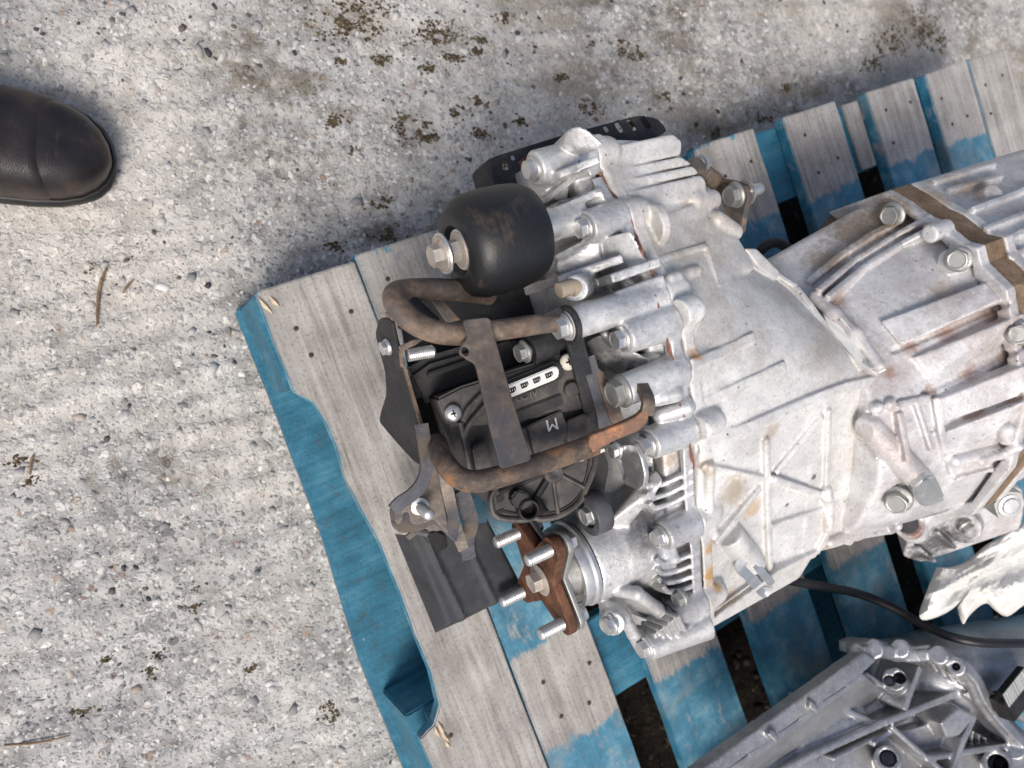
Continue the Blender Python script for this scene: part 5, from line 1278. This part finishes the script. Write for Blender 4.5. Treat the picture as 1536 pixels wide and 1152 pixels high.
# pressed zinc clip near the lower boss
_h = [R_.hit(*p) for p in [(1362, 722), (1380, 706), (1394, 704), (1410, 738), (1402, 746), (1376, 752), (1364, 738)]]
_nn = unit(sum(R_.nrm(p) for p in _h)); _h = [p+_nn*.009 for p in _h]
ck = add('pressed_clip', hull_mesh('pressed_clip', _h+[p-_nn*.014 for p in _h], .002), ZINC, gear)
add('window', plate_mesh('window', [[R_.hit(*p)+_nn*.0098 for p in [(1394, 722), (1401, 737), (1391, 740)]]], .0012), WHITE_PLASTIC, ck)
bk = add('breather_bracket', tube_mesh('breather_bracket', zz([(1114, 838, .352), (1111, 852, .347), (1122, 862, .343), (1134, 876, .336), (1146, 888, .328), (1152, 880, .332)]), 1.0, n=5, prof=[(-.005, -.001), (.005, -.001), (.005, .001), (-.005, .001)], up=UPN), ZINC, gear)
add('tang', tube_mesh('tang', zz([(1132, 846, .350), (1144, 860, .344), (1158, 876, .335)]), 1.0, n=5, prof=[(-.0035, -.001), (.0035, -.001), (.0035, .001), (-.0035, .001)], up=UPN), ZINC, bk)
put('bolt', BOLT, W(1130, 846, .3352), unit(W(1129, 845, .335)-W(1092, 800, .354)), bk, .2, .9)
_a = max([p for p in (M.hit(1296, 668), R_.hit(1296, 668)) if p is not None], key=lambda p: p[2])+GZ*.003
_b = max([p for p in (M.hit(1311, 687), R_.hit(1311, 687)) if p is not None], key=lambda p: p[2])+GZ*.003
put('dowel_pin', thread_mesh('dowel_pin', .0022, .014, mat=ZINC), _a, _b-_a, gear)
# pale strip of torn sealant film where the bell meets the rear case
fp = [(1234, 470), (1262, 478), (1280, 500), (1300, 530), (1328, 555), (1318, 560), (1296, 552), (1276, 534), (1256, 508), (1240, 486)]
FV = []
for x, y in fp:
    a = M.hit(x, y); b = R_.hit(x, y); q = max([p for p in (a, b) if p is not None], key=lambda p: p[2]); FV.append(q+UPN*.0022*(1+.6*math.sin(x*1.7+y)))
cF = sum(FV)/len(FV)+UPN*.003
vs = FV+[cF]+[p-UPN*.0012 for p in FV]+[cF-UPN*.0012]; n = len(FV)
fs = [(i, (i+1) % n, n) for i in range(n)]+[(n+1+(i+1) % n, n+1+i, 2*n+1) for i in range(n)]+[((i+1) % n, i, n+1+i, n+1+(i+1) % n) for i in range(n)]
add('sealant_film', mesh('sealant_film', vs, fs, False), WHITE_PLASTIC, gear)
# ------------------------------------------------------------------ black cable
cab = add('cable', tube_mesh('cable', zz([(1150, 862, .235), (1185, 871, .222), (1225, 878, .208), (1285, 890, .195), (1335, 909, .205), (1375, 932, .225), (1420, 953, .255), (1465, 963, .275), (1510, 965, .280), (1560, 964, .278), (1640, 955, .26)]), .0052, 14, 8), plastic('cable_jacket', (.012, .012, .016), .33, .12))
tag(recentre(cab), 'black rubber cable curving across the blue slats to the right edge', 'cable')

# ------------------------------------------------------------------ crumpled white wrap
def wrap():
    out = [(1405, 851), (1396, 872), (1388, 893), (1379, 918), (1384, 930), (1405, 926), (1428, 914), (1444, 899), (1436, 912), (1441, 930), (1446, 936), (1453, 925), (1466, 912), (1480, 905), (1492, 915), (1510, 925), (1530, 912), (1552, 893), (1575, 850), (1570, 800), (1540, 782), (1518, 792), (1500, 806), (1478, 818), (1455, 838), (1430, 850)]
    P = [tuple(q[:2]) for q in catmull([(x, y, 0) for x, y in out+out[:1]], 3)[:-1]]
    c = (1478, 862); N = len(P); RN = 15; vs = []
    def fold(x, y):
        a = value_noise(np.array(x*.5+y*.2), np.array(y*1.0+.45*x), 30.0, 91); b = value_noise(np.array(x*.45-.2*y), np.array(y*1.1+.55*x), 52.0, 95); d = value_noise(np.array(x*.5-y), np.array(x+y), 30.0, 93)
        return float(.0045*(1-2*abs(value_noise(np.array(x*1.0+y*.4), np.array(y*1.6+.8*x), 17.0, 97)-.5))+.008*(1-2*abs(a-.5))+.016*(1-2*abs(b-.5))+.003*(1-2*abs(d-.5)))
    for lay in (0, 1):
        for k in range(RN+1):
            f = k/RN
            for (x, y) in P:
                q = (c[0]+(x-c[0])*f, c[1]+(y-c[1])*f)
                e = max(0, (f-.75)/.25)
                z = .262+fold(*q)-.012*e*e-lay*.0009
                vs.append(W(q[0], q[1], z))
    fs = []; L = (RN+1)*N
    for k in range(RN):
        for i in range(N):
            a, b = k*N+i, k*N+(i+1) % N; q = (a, b, b+N, a+N); fs.append(q[::-1]); fs.append(tuple(t+L for t in q))
    for i in range(N): fs.append((RN*N+i, RN*N+(i+1) % N, L+RN*N+(i+1) % N, L+RN*N+i))
    bm = bmesh.new(); me = mesh('plastic_wrap', vs, fs); bm.from_mesh(me); bpy.data.meshes.remove(me)
    bmesh.ops.remove_doubles(bm, verts=bm.verts, dist=1e-6)
    m = NT('white_plastic_film'); o = m.map('Object')
    mt = m.done(m.ramp(m.noise(o, 22, 4), (.3, (.68, .665, .61)), (.6, (.80, .79, .74))), .5, normal=m.bump(m.math('ABSOLUTE', m.math('SUBTRACT', m.noise(m.map('Object', (1, 2.2, 1), rot=(0, 0, -.4)), 34, 4, .55), .5)), .7, .006), Subsurface_Weight=.0)
    return add('plastic_wrap', bm_mesh('plastic_wrap', bm, angle=24), mt)
tag(recentre(wrap()), 'crumpled off-white plastic wrap tucked between the two gearboxes', 'wrap')

# ------------------------------------------------------------------ second gearbox, bottom right
g2 = empty('gearbox', W(1300, 1150, .144)); tag(g2, 'dark grey ribbed gearbox casing at the bottom right corner of the pallet', 'gearbox')
E_ = Cast((.30, -.80, .15), (.99, -.32, .312), .0016)
E_.k = .003
E_.slab(zz([(x, y, .232) for x, y in [(1180, 1190), (1285, 1085), (1340, 1030), (1395, 998), (1450, 1008), (1482, 1050), (1560, 1120), (1560, 1300), (1060, 1300)]]), .020, .004)
E_.slab(zz([(x, y, .215) for x, y in [(1300, 1130), (1400, 1080), (1480, 1090), (1540, 1130), (1540, 1290), (1300, 1290)]]), .062, .004)
fz0, fz1 = .288, .292
E_.slab([W(*p) for p in [(1010, 1186, fz0), (1297, 979, fz1), (1316, 990, fz1), (1293, 1012, fz1), (1090, 1151, fz0), (1040, 1190, fz0)]], .016, .0015)
E_.hull([W(*p) for p in [(1060, 1172, .280), (1293, 1008, .285), (1300, 1016, .285), (1075, 1176, .280), (1120, 1172, .23), (1318, 1032, .23), (1330, 1040, .23), (1140, 1180, .23)]], .0015)
for a, b, c, d in (((1216, 1050), (1228, 1060), (1228, 1072), (1214, 1062)), ((1160, 1094), (1170, 1106), (1166, 1116), (1152, 1102))):
    E_.slab([W(*p, .296) for p in (a, b, c, d)], .03, .001, .001)
rimp = [(1297, 980, .288), (1312, 974, .284), (1335, 978, .280), (1358, 984, .278), (1375, 985, .282), (1404, 983, .288), (1430, 990, .290), (1454, 1002, .290), (1470, 1022, .288), (1481, 1048, .284), (1500, 1075, .280), (1530, 1108, .275), (1580, 1150, .27)]
E_.chain([W(*p)-GZ*.012 for p in rimp], .0085, .004)
for a, b in zip(rimp, rimp[1:]): E_.wall(W(*a), W(*b), .012, .035, .002, .002)
for x, y, z in ((1311, 973, .285), (1350, 973, .280), (1408, 983, .292), (1434, 1000, .294)): E_.cyl(W(x, y, z-.02), W(x, y, z+.002), .011, .010, .002, .004)
E_.cyl(W(1434, 1000, .27), W(1434, 1000, .30), .004, .004, .0005, .0005, True)
for k in range(4): E_.cap(W(1396+k*13, 992+k*6, .283), W(1404+k*13, 1004+k*7, .262), .003, k=.002)
# inner boss with two holes
E_.cyl(W(1345, 1035, .225), W(1341, 1018, .268), .015, .0125, .0015, .004)
E_.cyl(W(1334, 1022, .250), W(1334, 1020, .275), .0055, .0055, .0004, .0008, True)
E_.cyl(W(1350, 1022, .250), W(1350, 1016, .275), .0062, .0062, .0004, .0008, True)
# half-round barrels and ribs of the floor
E_.cap(W(1190, 1112, .236), W(1276, 1074, .236), .017, .018, k=.003)
E_.cap(W(1250, 1085, .228), W(1310, 1056, .228), .012, .012, k=.003)
E_.cap(W(1120, 1150, .240), W(1205, 1132, .236), .016, .016, k=.003)
def e_rib(pix, z, t=.006, depth=.03):
    P = [W(x, y, z) for x, y in pix]
    for a, b in zip(P, P[1:]): E_.wall(a, b, t, depth, .0012, .0025)
e_rib([(1382, 1000), (1358, 1066)], .272, .007, .05)
e_rib([(1448, 1037), (1330, 1084), (1224, 1132), (1130, 1180)], .262, .008, .05)
e_rib([(1222, 1056), (1262, 1062), (1317, 1087)], .256, .006)
e_rib([(1300, 1012), (1342, 1040)], .262, .006)
e_rib([(1464, 1074), (1448, 1110), (1432, 1155), (1415, 1200)], .268, .008, .05)
e_rib([(1338, 1090), (1374, 1122), (1414, 1155), (1450, 1185)], .262, .006)
e_rib([(1250, 1140), (1338, 1095)], .254, .005)
e_rib([(1390, 1139), (1460, 1128), (1535, 1116)], .262, .007)
e_rib([(1448, 1040), (1490, 1075), (1530, 1118)], .270, .005)
e_rib([(1312, 1118), (1345, 1092)], .258, .006)
E_.slab([W(*p) for p in [(1412, 1086, .268), (1440, 1062, .272), (1464, 1074, .272), (1440, 1104, .266), (1420, 1108, .262)]], .05, .003)
E_.cyl(W(1332, 1148, .225), W(1332, 1138, .272), .0155, .0135, .0012, .003)
E_.cyl(W(1332, 1138, .245), W(1332, 1137, .28), .0085, .0085, .0004, .0008, True)
E_.cyl(W(1495, 1150, .22), W(1497, 1146, .266), .017, .016, .001, .003)
E_.cyl(W(1497, 1146, .235), W(1497, 1146, .28), .0105, .0105, .0004, .0008, True)
E_.cyl(W(1520, 1130, .22), W(1522, 1124, .268), .013, .011, .001, .003)
for k in range(4): E_.wall(W(1452+k*9, 1092+k*5, .258), W(1446+k*12, 1118, .250), .0025, .02, .0008, .0015)
E_.slab([W(*p, .246) for p in [(1345, 1100), (1410, 1082), (1432, 1110), (1400, 1140), (1375, 1125)]], .02, .002)
# plain barrel beyond the rim
E_.cap(W(1400, 1012, .215), W(1620, 975, .215), .052, .056, k=.006)
E_.cap(W(1330, 995, .200), W(1430, 985, .205), .028, .030, k=.006)
E_.hull([W(*p) for p in [(1460, 1020, .262), (1570, 1000, .27), (1580, 1110, .26), (1500, 1070, .262), (1480, 1040, .16), (1580, 1100, .16), (1570, 1000, .16)]], .012, .006)
add('casing', E_.mesh('casing'), ALU_DARK, g2)
add('foot', box_mesh('foot', W(1420, 1190, .15), (GU, GV, GZ), (.08, .04, .0058), .001), ALU_DARK, g2)
add('plug', lathe_mesh('plug', [(0, 0), (.0098, 0), (.0098, .012), (.006, .012), (.0052, .008), (0, .008)], 28), RUBBER, g2, mw=mat_at(W(1497, 1146, .246), GZ))
# wiring connector with paper label
cn_ = box_mesh('connector', W(1524, 1040, .290), (unit(GU*1.0+GV*.25), unit(GV-GU*.25), GZ), (.030, .014, .010), .002)
cno = add('connector', cn_, PLASTIC, g2)
def lab_mat():
    m = NT('printed_label'); o = m.map('Object'); P = m.sep(m.map('Object', 1, rot=(0, 0, -GA-.24)))
    bars = m.ramp(m.noise(m.node('ShaderNodeCombineXYZ', {0: m.math('MULTIPLY', P[0], 900.0), 1: 0.0, 2: 0.0}).outputs[0], 1, 2), (.50, 1), (.53, 0))
    return m.done(m.mix(m.math('MULTIPLY', bars, .8), (.70, .70, .68), (.06, .06, .06)), .5)
add('label', box_mesh('label', W(1526, 1030, .3006), (unit(GU+GV*.25), unit(GV-GU*.25), GZ), (.024, .009, .0004), 0), lab_mat(), cno)
put('collar', lathe_mesh('collar', [(0, 0), (.0095, 0), (.010, .001), (.010, .004), (.0085, .005), (.0085, .009), (.0098, .010), (.0098, .014), (0, .014)], 24), W(1502, 1046, .287), unit(GU+GV*.25)*-1, cno).data.materials.append(PLASTIC)
add('wire', tube_mesh('wire', zz([(1500, 1046, .287), (1485, 1038, .284), (1470, 1028, .282), (1450, 1018, .28)]), .0022, 8, 5), plastic('wire_black', (.012, .012, .014), .4, .1), cno)
add('wire', tube_mesh('wire', zz([(1512, 1056, .285), (1524, 1064, .282), (1545, 1072, .28)]), .0018, 8, 5), plastic('wire_green', (.02, .30, .17), .4, .1), cno)
